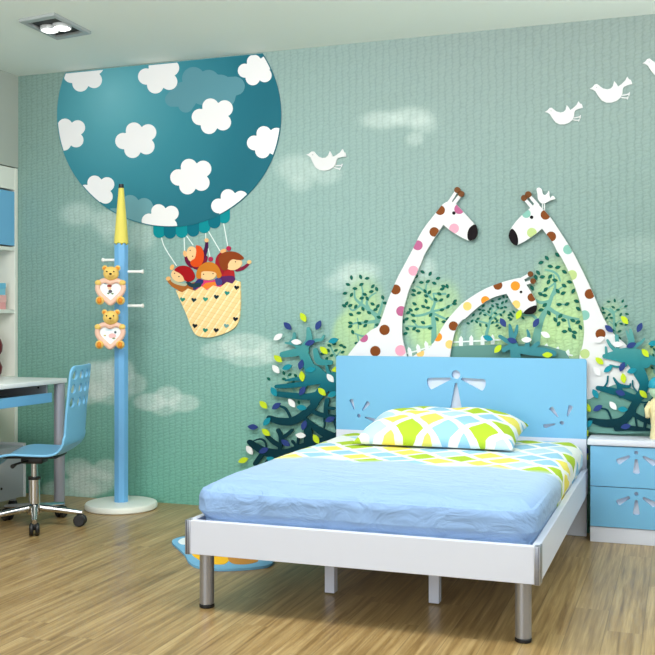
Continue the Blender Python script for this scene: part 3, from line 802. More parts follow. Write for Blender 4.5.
RP = mat((232, 242, 240), .5)
for pts in [[(161.2, 237), (163.7, 245.3), (168.3, 253.5), (176.4, 265.6)], [(184, 237.5), (184.6, 252)], [(186.6, 236), (193, 245)], [(205.5, 232), (205.7, 239)], [(208.2, 248.5), (210, 257.2)], [(208.2, 231), (219.8, 250.6)], [(223.2, 221.5), (227.8, 246.8)]]:
    art('rope', ribbon(pts, [.9, .9]), .0022, .0005, RP, bal)
# children in the basket
def K(pts): return P(160, 240, 6.895, pts)
SKIN = mat((250, 200, 140), .6)
def kid(name_label, shapes, base):
    """shapes: (part, outline points in order from back to front, colour)"""
    first = None
    for i, (nm, poly, c_) in enumerate(shapes):
        f_ = base+.0007*i
        b_ = B(); add_art(b_, poly, f_, .0008)
        o = obj(nm, b_, mat(c_, .6), first or bal, label=None if first else name_label)
        if first is None: first = o
    return first
def ell(x, y, rx, ry, rot=0): return K(circ(x, y, rx, 20, ry, math.radians(rot)))
kid('child with orange hair raising both arms', [
    ('child_body', K(smooth([(180, 130), (200, 170), (250, 205), (300, 190), (330, 120), (300, 110), (270, 160), (215, 150)], 4)), (120, 22, 60)),
    ('sleeve', K(ribbon([(178, 118), (188, 150), (215, 175)], [20, 26, 34])), (110, 18, 60)),
    ('sleeve', K(ribbon([(322, 18), (318, 60), (296, 115)], [20, 26, 34])), (70, 20, 70)),
    ('hand', ell(172, 95, 13, 22, -10), (246, 190, 130)), ('hand', ell(320, 2, 14, 14), (246, 190, 130)),
    ('face', ell(222, 98, 38, 55, -10), (252, 205, 150)),
    ('hair', K(smooth([(248, 38), (282, 48), (302, 95), (296, 150), (268, 184), (228, 184), (208, 160), (218, 140), (240, 125), (250, 80)], 4)), (226, 78, 22)),
    ('eye', ell(208, 72, 4, 4), (60, 30, 20)), ('eye', ell(224, 112, 4, 4), (60, 30, 20))], .002)
kid('child with brown hair leaning out and waving', [
    ('child_body', K(smooth([(400, 165), (392, 220), (410, 270), (420, 305), (505, 310), (515, 250), (500, 200), (440, 190)], 4)), (176, 36, 40)),
    ('trousers', K(smooth([(405, 258), (440, 250), (500, 248), (518, 270), (495, 310), (430, 312)], 4)), (88, 38, 96)),
    ('sleeve', K(ribbon([(428, 88), (398, 130), (402, 190), (425, 220)], [22, 28, 36, 36])), (160, 28, 40)),
    ('sleeve', K(ribbon([(606, 168), (570, 195), (530, 205)], [18, 24, 28])), (130, 28, 60)),
    ('hand', ell(436, 76, 22, 14, -20), (240, 180, 120)), ('hand', ell(614, 152, 15, 13, -20), (240, 195, 130)),
    ('face', ell(508, 165, 58, 42, -15), (252, 205, 150)),
    ('hair', K(smooth([(405, 125), (430, 92), (478, 78), (535, 88), (578, 126), (540, 138), (496, 134), (470, 165), (468, 195), (440, 210), (416, 185)], 4)), (140, 62, 22)),
    ('flower', K(circ(472, 58, 17, 8)), (180, 40, 80)),
    ('eye', ell(520, 150, 4, 4), (60, 30, 20)), ('eye', ell(552, 136, 4, 4), (60, 30, 20))], .0023)
kid('child with dark red hair leaning on the rim', [
    ('child_body', K(smooth([(95, 300), (140, 320), (200, 300), (260, 290), (275, 330), (230, 370), (150, 375), (120, 340)], 4)), (170, 98, 40)),
    ('sleeve', K(ribbon([(62, 282), (95, 312), (150, 335)], [22, 30, 40])), (176, 104, 46)),
    ('sleeve', K(ribbon([(190, 296), (220, 312), (270, 310)], [22, 28, 30])), (30, 60, 70)),
    ('hand', ell(56, 266, 16, 14, -30), (246, 190, 120)), ('hand', ell(82, 188, 13, 20, 20), (246, 190, 120)),
    ('scarf', K(smooth([(75, 262), (110, 282), (150, 300), (185, 300), (170, 318), (110, 305), (78, 285)], 4)), (190, 190, 160)),
    ('face', ell(128, 245, 54, 42, 25), (252, 205, 150)),
    ('hair', K(smooth([(98, 208), (128, 182), (175, 178), (215, 200), (238, 245), (228, 275), (195, 288), (168, 276), (158, 252), (132, 228)], 4)), (168, 16, 24)),
    ('eye', ell(100, 230, 4, 4), (60, 30, 20)), ('eye', ell(130, 252, 4, 4), (60, 30, 20))], .0026)
kid('child with a golden bob in a striped jumper', [
    ('child_body', K(smooth([(262, 262), (300, 275), (360, 278), (410, 262), (440, 320), (400, 350), (290, 350), (240, 330)], 4)), (216, 60, 120)),
    ('jumper_stripe', K(smooth([(265, 270), (300, 280), (285, 310), (235, 345), (230, 310)], 4)), (40, 50, 110)),
    ('jumper_stripe', K(smooth([(310, 300), (360, 290), (410, 285), (400, 305), (330, 335), (285, 340)], 4)), (236, 130, 50)),
    ('jumper_stripe', K(smooth([(380, 270), (412, 262), (430, 300), (395, 315)], 4)), (70, 70, 130)),
    ('flower', K(circ(348, 132, 17, 8)), (180, 40, 80)),
    ('face', ell(330, 232, 60, 44, 0), (252, 205, 150)),
    ('hair', K(smooth([(248, 250), (262, 195), (302, 160), (345, 152), (390, 172), (416, 215), (422, 252), (396, 262), (384, 226), (340, 216), (288, 220), (282, 258), (266, 268)], 4)), (206, 124, 36)),
    ('eye', ell(300, 236, 4, 4), (60, 30, 20)), ('eye', ell(365, 232, 4, 4), (60, 30, 20))], .003)
# basket
wf = NT('waffle_print', .6)
g = wf.n('ShaderNodeNewGeometry').outputs['Position']; sx = wf.n('ShaderNodeSeparateXYZ', {0: g})
a_ = wf.math('ADD', wf.math('MULTIPLY', sx.outputs[0], .80), wf.math('MULTIPLY', sx.outputs[2], -.60)); b_ = wf.math('ADD', wf.math('MULTIPLY', sx.outputs[0], .25), wf.math('MULTIPLY', sx.outputs[2], .97))
la = wf.math('FRACT', wf.math('DIVIDE', a_, .040)); lb = wf.math('FRACT', wf.math('DIVIDE', b_, .031))
col_ = wf.mix(wf.math('LESS_THAN', la, .30), lin((252, 216, 150)), lin((254, 232, 182)))
col_ = wf.mix(wf.math('MULTIPLY', wf.math('LESS_THAN', lb, .08), .5), col_, lin((226, 176, 100)))
col_ = wf.mix(wf.math('MULTIPLY', wf.math('GREATER_THAN', la, .93), .6), col_, lin((226, 176, 100)))
wf.link(col_, 'Base Color')
top = K([(108, 346), (152, 362), (190, 335), (240, 352), (285, 320), (322, 346), (365, 314), (415, 326), (460, 290), (498, 302), (518, 278), (552, 288)])
rest = smooth(K([(552, 288), (554, 380), (552, 480), (540, 560), (500, 615), (420, 652), (330, 672), (250, 655), (210, 590), (180, 510), (140, 420), (108, 346)]), 5, False)
bo = art('basket', top+rest[1:-1], .0125, .0006, wf.m, bal, label='cream waffle basket with hearts')
def hrt(x, y, s, rot=8):
    a = math.radians(rot); return [(x+u*s*math.cos(a)+v*s*math.sin(a), y+u*s*math.sin(a)-v*s*math.cos(a)) for u, v in heart(24)]
for x, y, c_ in [(155, 410, (40, 140, 120)), (233, 413, (20, 50, 60)), (313, 408, (50, 150, 130)), (388, 392, (20, 50, 60)), (462, 366, (40, 140, 130)), (528, 328, (16, 30, 40)), (240, 592, (24, 30, 36)), (312, 622, (40, 130, 110)), (387, 622, (20, 30, 40)), (457, 592, (110, 160, 160)), (520, 545, (20, 30, 40))]:
    b2 = B(); add_art(b2, K(hrt(x, y, 18)), .0131, .0124); obj('heart', b2, mat(c_, .6), bo)

# ---------------------------------------------------------------- birds
BW_ = mat((222, 222, 224), .55)
bird_t = [(80, 192), (115, 180), (150, 150), (180, 150), (205, 180), (240, 215), (290, 235), (335, 230), (365, 205), (388, 146), (415, 190), (425, 222), (470, 200), (520, 165), (555, 118), (572, 155), (592, 165), (602, 216), (540, 222), (490, 236), (475, 260), (465, 310), (430, 360), (380, 390), (310, 402), (250, 390), (200, 355), (165, 290), (140, 230), (110, 205)]
leg_t = [[(440, 332), (490, 335), (545, 330)], [(545, 330), (538, 350)], [(545, 330), (550, 316)], [(430, 352), (480, 370), (520, 376)], [(520, 376), (512, 388)], [(520, 376), (526, 364)]]
def bird(label, bx, by, tx, ty):
    """placed by its beak and the end of its tail"""
    b0, b1 = Vector((80, 192)), Vector((602, 216)); d0 = b1-b0; d1 = Vector((tx-bx, ty-by))
    s = d1.length/d0.length; an = math.atan2(d1.y, d1.x)-math.atan2(d0.y, d0.x)
    def tr(p):
        q = (Vector(p)-b0)*s; return (bx+q.x*math.cos(an)-q.y*math.sin(an), by+q.x*math.sin(an)+q.y*math.cos(an))
    t = thing('bird_cutout', label, 'bird', tuple(at(*tr((300, 400)), 0)), 'white birds on the mural')
    art('body', [tr(p) for p in bird_t], .011, .0005, BW_, t)
    for k in (0, 3):
        bm = B()
        for j in range(3): add_art(bm, [tr(p) for p in ribbon(leg_t[k+j], [13, 13] if j == 0 else [12, 12])], .0065+.0001*j, .0005)
        obj('leg', bm, BW_, t)
    art('eye', [tr(p) for p in circ(165, 192, 9, 10)], .0114, .0108, mat((190, 190, 195), .5), t)
bird('white flying bird cut-out just right of the teal balloon', 306.1, 154.7, 346, 156.5)
bird('white flying bird cut-out, lowest of the right-hand row, above the giraffes', 544.9, 111.8, 583, 107.6)
bird('white flying bird cut-out, middle of the right-hand row', 589.7, 88.6, 632.3, 83.8)
bird('white flying bird cut-out, highest, half out of the picture on the right', 642.4, 63.2, 684, 57.6)

# ---------------------------------------------------------------- giraffes
GB = mat((128, 66, 22), .55); MV = mat((186, 98, 142), .55); PK = mat((240, 164, 186), .55); TL = mat((134, 188, 176), .55); GN = mat((188, 208, 138), .55)
OR = mat((246, 146, 40), .55); LO = mat((254, 202, 118), .55); INK = mat((26, 20, 24), .6, spec=.08); GW = mat((229, 228, 231), .55)
NAMES = {GB: 'brown', MV: 'mauve', PK: 'pink', TL: 'teal', GN: 'green', OR: 'orange', LO: 'pale orange'}
def giraffe(label, outline, spots, muzzle, eye, horns, base, thick=.020, bk=.018):
    t = thing('giraffe_cutout', label, 'giraffe', tuple(at(*base, 0)), 'giraffes on the mural')
    body = smooth(outline, 3)
    art('body', body, thick, bk, GW, t)
    for x, y, r, m in spots:
        q = clip(body, circ(x, y, r, 26))
        if len(q) > 2: art('spot', q, thick+.0006, thick-.001, m, t, NAMES[m]+' spot')
    art('muzzle', clip(body, smooth(muzzle, 4)) if False else smooth(muzzle, 4), thick+.0008, bk, INK, t, 'black muzzle')
    art('eye', circ(*eye, 16), thick+.0009, thick-.001, INK, t)
    for (p, q, r) in horns:
        h_ = art('horn', ribbon([p, q], [3.4, 2.8]), thick-.002, bk, GW, t)
        b2 = B(); add_art(b2, circ(q[0], q[1], r, 20), thick-.0012, bk); obj('horn_knob', b2, mat((112, 66, 30), .55), h_)
giraffe('tall white giraffe cut-out with pink and brown spots facing right', [
    (442.4, 204.7), (436.2, 212.3), (422.5, 230.2), (412.9, 248.7), (401.9, 269.3), (397.2, 278.3), (388, 299.7), (382.7, 315), (378.1, 326), (371.2, 330), (360.5, 339.4), (348.3, 354.7), (340, 366), (345, 368), (375, 368), (406, 366),
    (406.4, 356), (402.6, 339.3), (401.9, 325.6), (403.4, 310.3), (408.7, 290.5), (414.8, 276.8), (421.7, 261.5), (425.2, 252.8), (436.2, 235), (443.0, 225.2), (443.8, 225.2), (450, 230.2), (459.6, 236.3), (467.8, 240.2), (472.6, 240), (476.3, 235), (476.8, 230.8), (474.7, 224.7), (463.7, 212.3), (454.1, 202.7), (448, 201.5)],
    [(440.1, 210.2, 4.9, GB), (434.2, 231.9, 4.8, GB), (417.7, 245.3, 5, MV), (413.3, 270.7, 5, PK), (459.2, 209.1, 5, MV), (454.1, 228.4, 4.9, PK), (395.6, 289.5, 5, GB), (401.3, 311.1, 5.1, MV), (384.5, 329.9, 5.2, GB), (363.6, 337.9, 4.4, MV), (375.3, 351.1, 5.2, GB), (400.5, 350.5, 5.4, PK)],
    P(395, 180, 7.278, [(580, 323), (545, 345), (528, 385), (530, 430), (553, 441), (585, 420), (599, 380), (594, 345)]), (453.8, 213, 1.75),
    [((448, 203), (457.2, 190)), ((453, 204), (461, 193.8))] and [((448, 204), (457.2, 190), 3.1), ((453, 204.5), (461, 193.8), 3.1)], (390, 360), .0325)
giraffe('tall white giraffe cut-out with brown and green spots facing left, bird on its head', [
    (531.3, 207.2), (536, 203), (542, 208.2), (550.4, 217.4), (561.1, 233.4), (573.5, 253.4), (585.4, 277), (593.8, 295.3), (603.9, 318.8), (614.4, 334.7), (628, 347), (643, 372), (652, 402), (655, 422), (640, 428), (600, 428), (580, 428), (578, 380),
    (579.5, 356.6), (582.9, 344), (584.1, 328.9), (582.1, 312.1), (577.9, 295.3), (570.3, 275.2), (561.9, 258.4), (557, 250.8), (552.7, 242.6), (542.5, 229.2), (541.5, 229), (535.1, 234.2), (526, 240.3), (517.6, 244.6), (513, 243.8), (509.2, 237.3), (510.4, 229.6), (516.8, 220.5), (524.4, 212.8)],
    [(526.3, 213.6, 4.4, TL), (545.5, 214.8, 4.9, GB), (531.8, 232.7, 4.9, GN), (551.1, 236.5, 5, GB), (567.9, 249.5, 4.8, TL), (572, 275, 5, GN), (589.6, 294, 5, GB), (584.6, 315.2, 5, TL), (600.5, 334, 5.1, GB), (584.9, 353.8, 4.8, GN)],
    P(500, 180, 6.55, [(76, 319), (104, 343), (118, 385), (116, 421), (95, 426), (70, 402), (56, 362)]), (531.6, 217.2, 1.75),
    [((532.5, 208), (524, 198), 3.1), ((537.5, 205), (528.2, 194.5), 3.3)], (600, 380), .032)
giraffe('bending white giraffe cut-out with orange spots between the two tall giraffes', [
    (432, 344), (434.7, 340.8), (445.3, 322.5), (457.5, 308), (465, 301.2), (480.3, 291.3), (495.5, 284.4), (510.8, 279.8), (522.2, 278), (526, 284.4), (531.4, 292.8), (535.9, 301.2), (535.5, 308), (531, 312), (524.5, 313.4), (515.3, 307.3), (509.2, 298.1), (506.8, 294.2), (506, 293.9), (495.5, 296.6), (484.8, 301.9), (474.2, 310.3), (465, 318.7), (462.1, 320), (456, 328.6), (452.2, 342.4), (449.9, 356), (449, 366), (440, 367), (414, 366), (413.3, 356), (429.3, 347.7)],
    [(467.3, 306.2, 4.3, LO), (485.3, 300.4, 4.3, OR), (497.8, 285.2, 4.6, GB), (515.3, 285.9, 4.7, OR), (516.1, 304.5, 4.2, LO), (531.7, 297.4, 4.2, GB), (453.4, 326, 4.7, GB), (437.7, 337, 4.4, OR), (449.6, 344.4, 4.3, LO), (420.2, 353, 4, LO)],
    P(465, 260, 6.556, [(383, 346), (408, 320), (440, 303), (469, 299), (464, 335), (442, 353), (402, 356)]), (521, 292, 1.4),
    [((521, 279.5), (530.3, 274), 2.8), ((523.5, 284), (532.9, 281), 2.8)], (435, 362), .0315)
# little bird standing on the giraffe
t = thing('bird_cutout', "small white bird cut-out standing on the right-hand giraffe's head", 'bird', tuple(at(543.5, 207.5, -.032)), 'white birds on the mural')
H8 = lambda pts: P(500, 180, 6.55, pts)
art('body', smooth(H8([(240, 58), (255, 50), (272, 60), (277, 88), (295, 99), (310, 86), (319, 70), (323, 100), (328, 118), (345, 103), (361, 122), (332, 131), (312, 142), (290, 152), (268, 150), (250, 126), (245, 88)]), 3), .0345, .016, W_, t)
art('leg', H8(ribbon([(279, 146), (277, 190)], [5, 5])), .0375, .0328, W_, t)
art('leg', H8(ribbon([(291, 146), (291, 196)], [5, 5])), .0375, .0328, W_, t)

# ---------------------------------------------------------------- fences and hill
FW = mat((232, 238, 236), .55)
def fence(label, rail, pickets, rot=0):
    t = thing('picket_fence_cutout', label, 'fence', tuple(at(*pickets[0], 0)), 'white picket fences on the mural')
    art('rail', ribbon(rail, [1.5, 1.5]), .0042, .0005, FW, t)
    for x, y in pickets:
        a = math.radians(rot); q = [(-1.9, 5), (-1.9, -2.5), (0, -5.2), (1.9, -2.5), (1.9, 5)]
        art('picket', [(x+u*math.cos(a)-v*math.sin(a), y+u*math.sin(a)+v*math.cos(a)) for u, v in q], .0048, .0005, FW, t)
HILL = mat((102, 148, 140), .6)
hl_ = art('hill_cutout', [(440, 347), (470, 345.8), (500, 344.6), (530, 344), (548, 346), (565, 351), (572, 362), (440, 362)], .0055, .0005, HILL, None)
tag(hl_, 'flat teal-grey hill strip on the wall just above the headboard', 'hill')
hl_ = art('hill_cutout', smooth([(575, 402), (590, 399), (606, 388), (622, 384), (640, 392), (665, 396), (668, 430), (575, 430)], 4), .0352, .0335, HILL, None)
tag(hl_, 'flat teal-grey hill on the wall behind the nightstand', 'hill')
fence('white picket fence on the mural between the left and bending giraffes', [(406, 353.5), (420, 350), (430, 346)], [(409.5, 352), (418.3, 349), (426.5, 346)], -12)
fence("white picket fence on the hill strip under the bending giraffe's neck", [(452, 342.2), (500, 339.8)], [(460.9, 341), (471.2, 340.2), (482.5, 340), (492.5, 339.5)], 0)
fence('white picket fence on the mural left of the right-hand giraffe', [(540, 347), (572, 355.5)], [(545.6, 348.3), (557, 351.2), (567.2, 354.2)], 14)

# ---------------------------------------------------------------- small printed trees
LF = mat((16, 96, 82), .6); TRK = mat((112, 168, 156), .6)
def tree(label, x0, y0, s, leaves, strk, L=34, W=20):
    base = P(x0, y0, s, [strk[0][0][0]])[0]
    t = thing('small_tree_cutout', label, 'tree', tuple(at(*base, 0)), 'small leafy trees on the mural')
    strokes('trunk', [(P(x0, y0, s, pts), [w_/s for w_ in ws]) for pts, ws in strk], .0016, .0004, TRK, t)
    for l in leaves[:100]:
        x, y = l[0], l[1]; a = l[2] if len(l) > 2 else random.choice([-50, -25, 0, 20, 45, 70])
        q = P(x0, y0, s, [(x, y)])[0]
        art('leaf', leaf(q[0], q[1], L/s, W/s, a), .0042, .0005, LF, t)
    return t
T1 = [(140, 115, 80), (200, 110, 70), (243, 120, -10), (117, 160, 20), (163, 187, 5), (205, 160, -30), (280, 172, -50), (305, 190, 70), (98, 218, -15), (140, 228, -60), (270, 207, -15), (227, 225, 20), (207, 250, -15), (243, 252, 60), (345, 245, 70), (360, 282, 10), (108, 285, -60), (92, 300, 30), (132, 298, -30), (168, 305, -60), (278, 288, 30), (313, 302, -50), (297, 325, -25), (215, 320, 60), (137, 357, 25), (188, 347, -5), (320, 375, 20), (133, 412, 10), (132, 435, -20), (193, 415, 30), (235, 403, -25), (148, 472, 70), (310, 425, 0), (175, 545, 0), (255, 345, 30), (230, 430, -40)]
tree('small green leafy tree printed left of the pink spotted giraffe', 330, 260, 6.55, T1, [([(300, 470), (310, 380), (262, 332), (205, 290), (165, 250), (160, 190)], [40, 30, 26, 20, 14, 8]), ([(262, 332), (240, 280), (262, 240), (300, 215)], [20, 16, 12, 8]), ([(310, 380), (330, 330), (345, 270)], [26, 18, 10]), ([(205, 290), (150, 330), (120, 300)], [16, 12, 8]), ([(205, 290), (215, 215), (205, 165)], [16, 12, 8]), ([(310, 400), (230, 410), (170, 412), (140, 425)], [24, 18, 12, 8]), ([(185, 412), (178, 380)], [8, 6]), ([(185, 412), (185, 450)], [8, 6]), ([(300, 460), (230, 500), (160, 480)], [22, 14, 8]), ([(180, 495), (190, 540)], [12, 8])])
T2 = [(180, 78, 30), (230, 90, -60), (282, 120, -20), (137, 108, -25), (117, 145, -40), (172, 147, 0), (215, 140, -30), (257, 152, 25), (317, 172, 20), (342, 172, 70), (308, 190, -15), (123, 200, 20), (157, 215, -20), (197, 205, 60), (225, 212, -50), (120, 228, 15), (203, 235, 30), (290, 222, 30), (347, 235, -60), (265, 258, 40), (302, 262, -30), (203, 270, 70), (127, 287, 30), (185, 305, 25), (215, 313, 5), (142, 322, -20), (307, 327, -15), (347, 307, -50), (392, 270, -40), (390, 287, 5), (102, 327, 40), (85, 345, -30), (118, 362, 30), (233, 360, -50), (345, 385, -40), (75, 387, -30), (122, 400, 20), (52, 400, 60), (183, 410, 30), (275, 388, 50), (320, 405, 0), (80, 450, 40), (125, 450, -40), (150, 465, 10), (230, 447, -10), (68, 482, -20)]
tree('green leafy tree printed between the pink spotted and the bending giraffe', 395, 260, 6.556, T2, [([(255, 540), (255, 440), (250, 380), (240, 340), (260, 280), (250, 220)], [36, 32, 28, 22, 16, 10]), ([(240, 340), (180, 360), (120, 365), (95, 345)], [18, 16, 14, 8]), ([(255, 335), (310, 322), (360, 300), (390, 280)], [16, 14, 12, 8]), ([(252, 430), (200, 440), (150, 438), (85, 432)], [20, 18, 16, 8]), ([(252, 350), (300, 372), (340, 390)], [18, 16, 12]), ([(245, 260), (205, 215), (205, 165), (225, 135)], [14, 12, 10, 6]), ([(250, 220), (290, 222), (330, 222)], [12, 14, 14]), ([(205, 215), (160, 180), (140, 175)], [12, 10, 6]), ([(150, 438), (120, 405)], [12, 8]), ([(260, 280), (300, 260)], [10, 6])])
T3 = [(180, 270), (225, 255), (210, 290), (252, 240), (280, 240), (120, 300), (180, 300), (165, 320), (95, 325), (155, 340), (245, 280), (215, 310), (240, 315), (270, 270), (100, 350), (130, 360), (200, 350), (55, 360), (85, 385), (45, 400), (75, 405), (20, 415), (165, 380), (200, 385), (180, 410), (210, 430), (100, 425), (140, 430), (235, 360), (255, 340), (300, 350), (320, 340), (290, 380), (250, 420), (225, 445), (210, 400), (380, 380), (290, 360), (120, 330), (265, 310), (300, 390), (310, 365)]
tree("green leafy tree printed under the bending giraffe's neck", 465, 260, 6.556, T3, [([(140, 530), (142, 480), (158, 420), (170, 370), (178, 315)], [24, 22, 16, 12, 7]), ([(158, 420), (110, 405), (50, 392)], [14, 11, 7]), ([(165, 395), (210, 360), (250, 345)], [14, 10, 7]), ([(172, 360), (215, 320), (250, 290)], [10, 8, 6]), ([(170, 370), (130, 345), (105, 335)], [10, 8, 6]), ([(160, 420), (210, 410), (250, 420)], [10, 8, 6])], 27, 15)
T4 = [(100, 48, 50), (65, 75, -20), (120, 97, 10), (165, 103, -15), (48, 135, 50), (73, 160, -10), (120, 158, -50), (35, 162, 70), (148, 180, 10), (110, 190, -60), (203, 212, 30), (162, 28, 45), (205, 130, 30), (235, 190, 10), (12, 225, 60), (93, 235, -50), (165, 245, 50), (62, 262, 30), (88, 270, 10), (197, 257, -25), (257, 245, -60), (277, 305, 20), (87, 328, -40), (65, 357, -15), (173, 325, -5), (220, 322, -30), (287, 350, 40), (112, 375, 60), (150, 415, 60), (180, 393, -40), (200, 417, 15), (170, 440, -60), (205, 485, 0), (237, 475, 50), (265, 490, 20), (262, 515, 50), (285, 430, -30), (255, 420, 20), (300, 460, 60)]
tree('large green leafy tree printed left of the right-hand giraffe', 530, 250, 5.955, T4, [([(25, 620), (42, 500), (68, 410), (105, 340), (132, 270), (150, 215), (140, 150)], [62, 46, 36, 28, 20, 14, 10]), ([(105, 340), (150, 372), (220, 400), (290, 412)], [24, 22, 20, 12]), ([(118, 305), (60, 312), (0, 272)], [20, 18, 10]), ([(132, 275), (175, 232), (205, 215)], [14, 10, 6]), ([(92, 118), (135, 128), (165, 150), (180, 185)], [10, 14, 14, 8]), ([(150, 195), (90, 240), (65, 255)], [12, 10, 6]), ([(58, 445), (20, 392), (-40, 385), (-75, 375)], [20, 18, 16, 12]), ([(225, 402), (240, 470), (262, 500)], [12, 10, 6]), ([(160, 378), (160, 430)], [12, 8]), ([(160, 320), (220, 325)], [8, 8])], 36, 21)
T5 = [(250, 102, 5), (303, 92, 80), (373, 97, -60), (400, 142, -25), (290, 150, 30), (332, 173, 0), (200, 160, 60), (175, 180, 50), (208, 198, 10), (255, 215, -30), (232, 245, -40), (273, 243, 10), (410, 210, 15), (355, 215, -60), (360, 295, 15), (405, 300, -30), (312, 303, 80), (345, 360, -20), (285, 350, 20), (345, 420, 40), (410, 265, 0)]
tree('small green leafy bush printed right of the right-hand giraffe, above the dark tree', 580, 290, 8.733, T5, [([(310, 440), (300, 330), (292, 200), (262, 160)], [26, 24, 22, 12]), ([(292, 200), (330, 172), (370, 140)], [16, 14, 8]), ([(300, 330), (330, 280), (380, 250)], [16, 12, 8]), ([(292, 210), (240, 168), (200, 160)], [16, 14, 8]), ([(300, 310), (255, 270)], [12, 8])], 38, 20)
T6 = [(520, 545), (545, 590), (625, 495), (650, 520), (640, 570), (610, 610), (645, 640), (630, 680)]
tree('pale leafy bush printed at the right edge behind the dark tree', 580, 290, 8.733, T6, [([(655, 720), (640, 640), (600, 570), (560, 560)], [30, 24, 18, 12]), ([(640, 640), (650, 560), (640, 510)], [18, 14, 10])], 38, 20)
T7 = [(200, 470), (290, 435), (325, 445), (290, 470), (345, 490), (320, 505), (390, 540), (420, 520), (350, 560), (300, 560), (410, 560), (440, 590), (330, 600), (380, 610), (460, 640), (490, 620), (480, 570), (300, 520), (360, 450)]
tree('small green leafy bush printed behind the middle branches of the left dark tree', 235, 300, 5.955, T7, [([(400, 700), (390, 600), (340, 520), (310, 450)], [24, 20, 14, 8]), ([(390, 600), (430, 560), (470, 560)], [14, 10, 6])], 27, 16)
T8 = [(560, 270), (590, 262), (632, 270), (640, 310), (600, 300), (610, 340), (575, 330), (545, 350), (630, 345), (520, 320), (555, 300), (650, 280)]
tree('tiny green leafy bush printed just left of the headboard top corner', 235, 300, 5.955, T8, [([(640, 420), (600, 340), (570, 280)], [16, 12, 8]), ([(600, 340), (630, 300)], [10, 6])], 27, 16)

# ---------------------------------------------------------------- dark trees with coloured leaves
LIME = mat((196, 218, 44), .5); NAVY = mat((44, 64, 128), .5); TEAL = mat((24, 138, 158), .5); WHT = mat((238, 238, 240), .55)
CN = {LIME: 'lime', NAVY: 'navy', TEAL: 'teal', WHT: 'white'}
def dark_tree(label, groups, leaf_groups, m, base, fr=.030, bk=.0215, L=10.6, W=5.6):
    t = thing('dark_tree_cutout', label, 'tree', tuple(at(*base, 0)), 'dark trees on the mural')
    ls = []
    for x0, y0, s, st in groups:
        ls += [(P(x0, y0, s, pts), [w_/s for w_ in ws]) for pts, ws in st]
    lim = [(500, 200), (800, 200), (800, 431), (500, 431)] if label.endswith('nightstand') else None
    strokes('branches', ls, fr, bk, m, t, lim)
    for x0, y0, s, lv in leaf_groups:
        for x, y, a, c_ in lv:
            q = P(x0, y0, s, [(x, y)])[0]
            lf = leaf(q[0], q[1], L, W, a)
            if lim and q[1] > 428: lf = clip(lf, [(500, 300), (588.2, 300), (588.2, 520), (500, 520)]) if q[0] < 592 else clip(lf, lim)
            if len(lf) > 2: art('leaf', lf, fr+.0060, fr-.001, c_, t, CN[c_]+' leaf')
    return t
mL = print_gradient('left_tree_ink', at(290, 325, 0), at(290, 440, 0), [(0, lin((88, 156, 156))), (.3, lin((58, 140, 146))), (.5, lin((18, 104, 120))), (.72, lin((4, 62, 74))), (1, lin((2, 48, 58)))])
LA = [([(460, 470), (440, 400), (415, 340), (405, 300), (440, 240), (435, 170)], [70, 62, 58, 50, 40, 20]), ([(440, 260), (480, 240), (515, 235), (528, 212)], [24, 20, 18, 12]), ([(282, 325), (345, 315), (415, 300)], [34, 46, 50]), ([(335, 250), (350, 235), (352, 200)], [26, 24, 16]), ([(300, 255), (345, 262), (395, 290)], [10, 20, 30]),
      ([(478, 300), (500, 365), (570, 372)], [28, 42, 26]), ([(420, 385), (480, 420), (540, 470), (640, 500)], [44, 56, 62, 64]), ([(245, 515), (330, 510), (430, 495), (520, 480)], [22, 30, 32, 38]), ([(430, 470), (360, 470), (300, 480)], [30, 22, 10]), ([(405, 530), (430, 480), (460, 430)], [24, 30, 36]), ([(545, 395), (560, 440), (600, 480)], [16, 22, 30])]
LB = [([(240, 82), (330, 92), (420, 100), (490, 90)], [30, 36, 38, 46]), ([(200, 225), (260, 245), (340, 245), (410, 205), (470, 150), (500, 80)], [28, 42, 48, 46, 42, 34]), ([(262, 155), (300, 172), (328, 222)], [12, 14, 12]), ([(255, 300), (272, 340), (265, 420)], [24, 26, 22]), ([(338, 300), (310, 325), (272, 350)], [20, 22, 24]), ([(190, 335), (225, 368), (262, 390)], [22, 26, 28]),
      ([(85, 370), (130, 402), (195, 432), (300, 440), (400, 405), (480, 385), (610, 335)], [30, 40, 50, 56, 56, 60, 50]), ([(112, 362), (150, 352), (178, 370), (185, 400)], [8, 10, 10, 8]), ([(120, 498), (140, 470), (160, 440)], [28, 30, 26]), ([(180, 497), (205, 470)], [18, 22]), ([(340, 365), (360, 390), (375, 410)], [15, 15, 15]), ([(376, 345), (368, 405)], [14, 14]),
      ([(440, 420), (435, 330), (425, 250)], [70, 50, 40]), ([(420, 235), (500, 300), (610, 355)], [20, 40, 60]), ([(445, 180), (520, 210), (610, 225)], [26, 26, 30]), ([(548, 120), (540, 170), (542, 215)], [28, 26, 28]), ([(545, 166), (588, 170)], [20, 18]), ([(528, 230), (532, 270), (520, 305)], [10, 9, 8]), ([(588, 240), (602, 290)], [12, 12]), ([(470, 130), (520, 60), (560, 20), (600, -20)], [50, 60, 70, 70]), ([(610, 80), (560, 40)], [40, 40])]
LLA = [(405, 103, 60, LIME), (255, 350, 40, LIME), (398, 455, 82, LIME), (528, 300, 45, LIME), (605, 412, -15, LIME), (312, 155, 45, NAVY), (495, 150, -65, NAVY), (445, 255, -20, NAVY), (392, 385, -75, NAVY), (255, 220, -35, WHT), (365, 250, 5, WHT), (242, 412, 50, WHT), (567, 465, 50, WHT), (585, 242, -15, TEAL), (310, 400, -20, TEAL), (450, 415, -10, TEAL)]
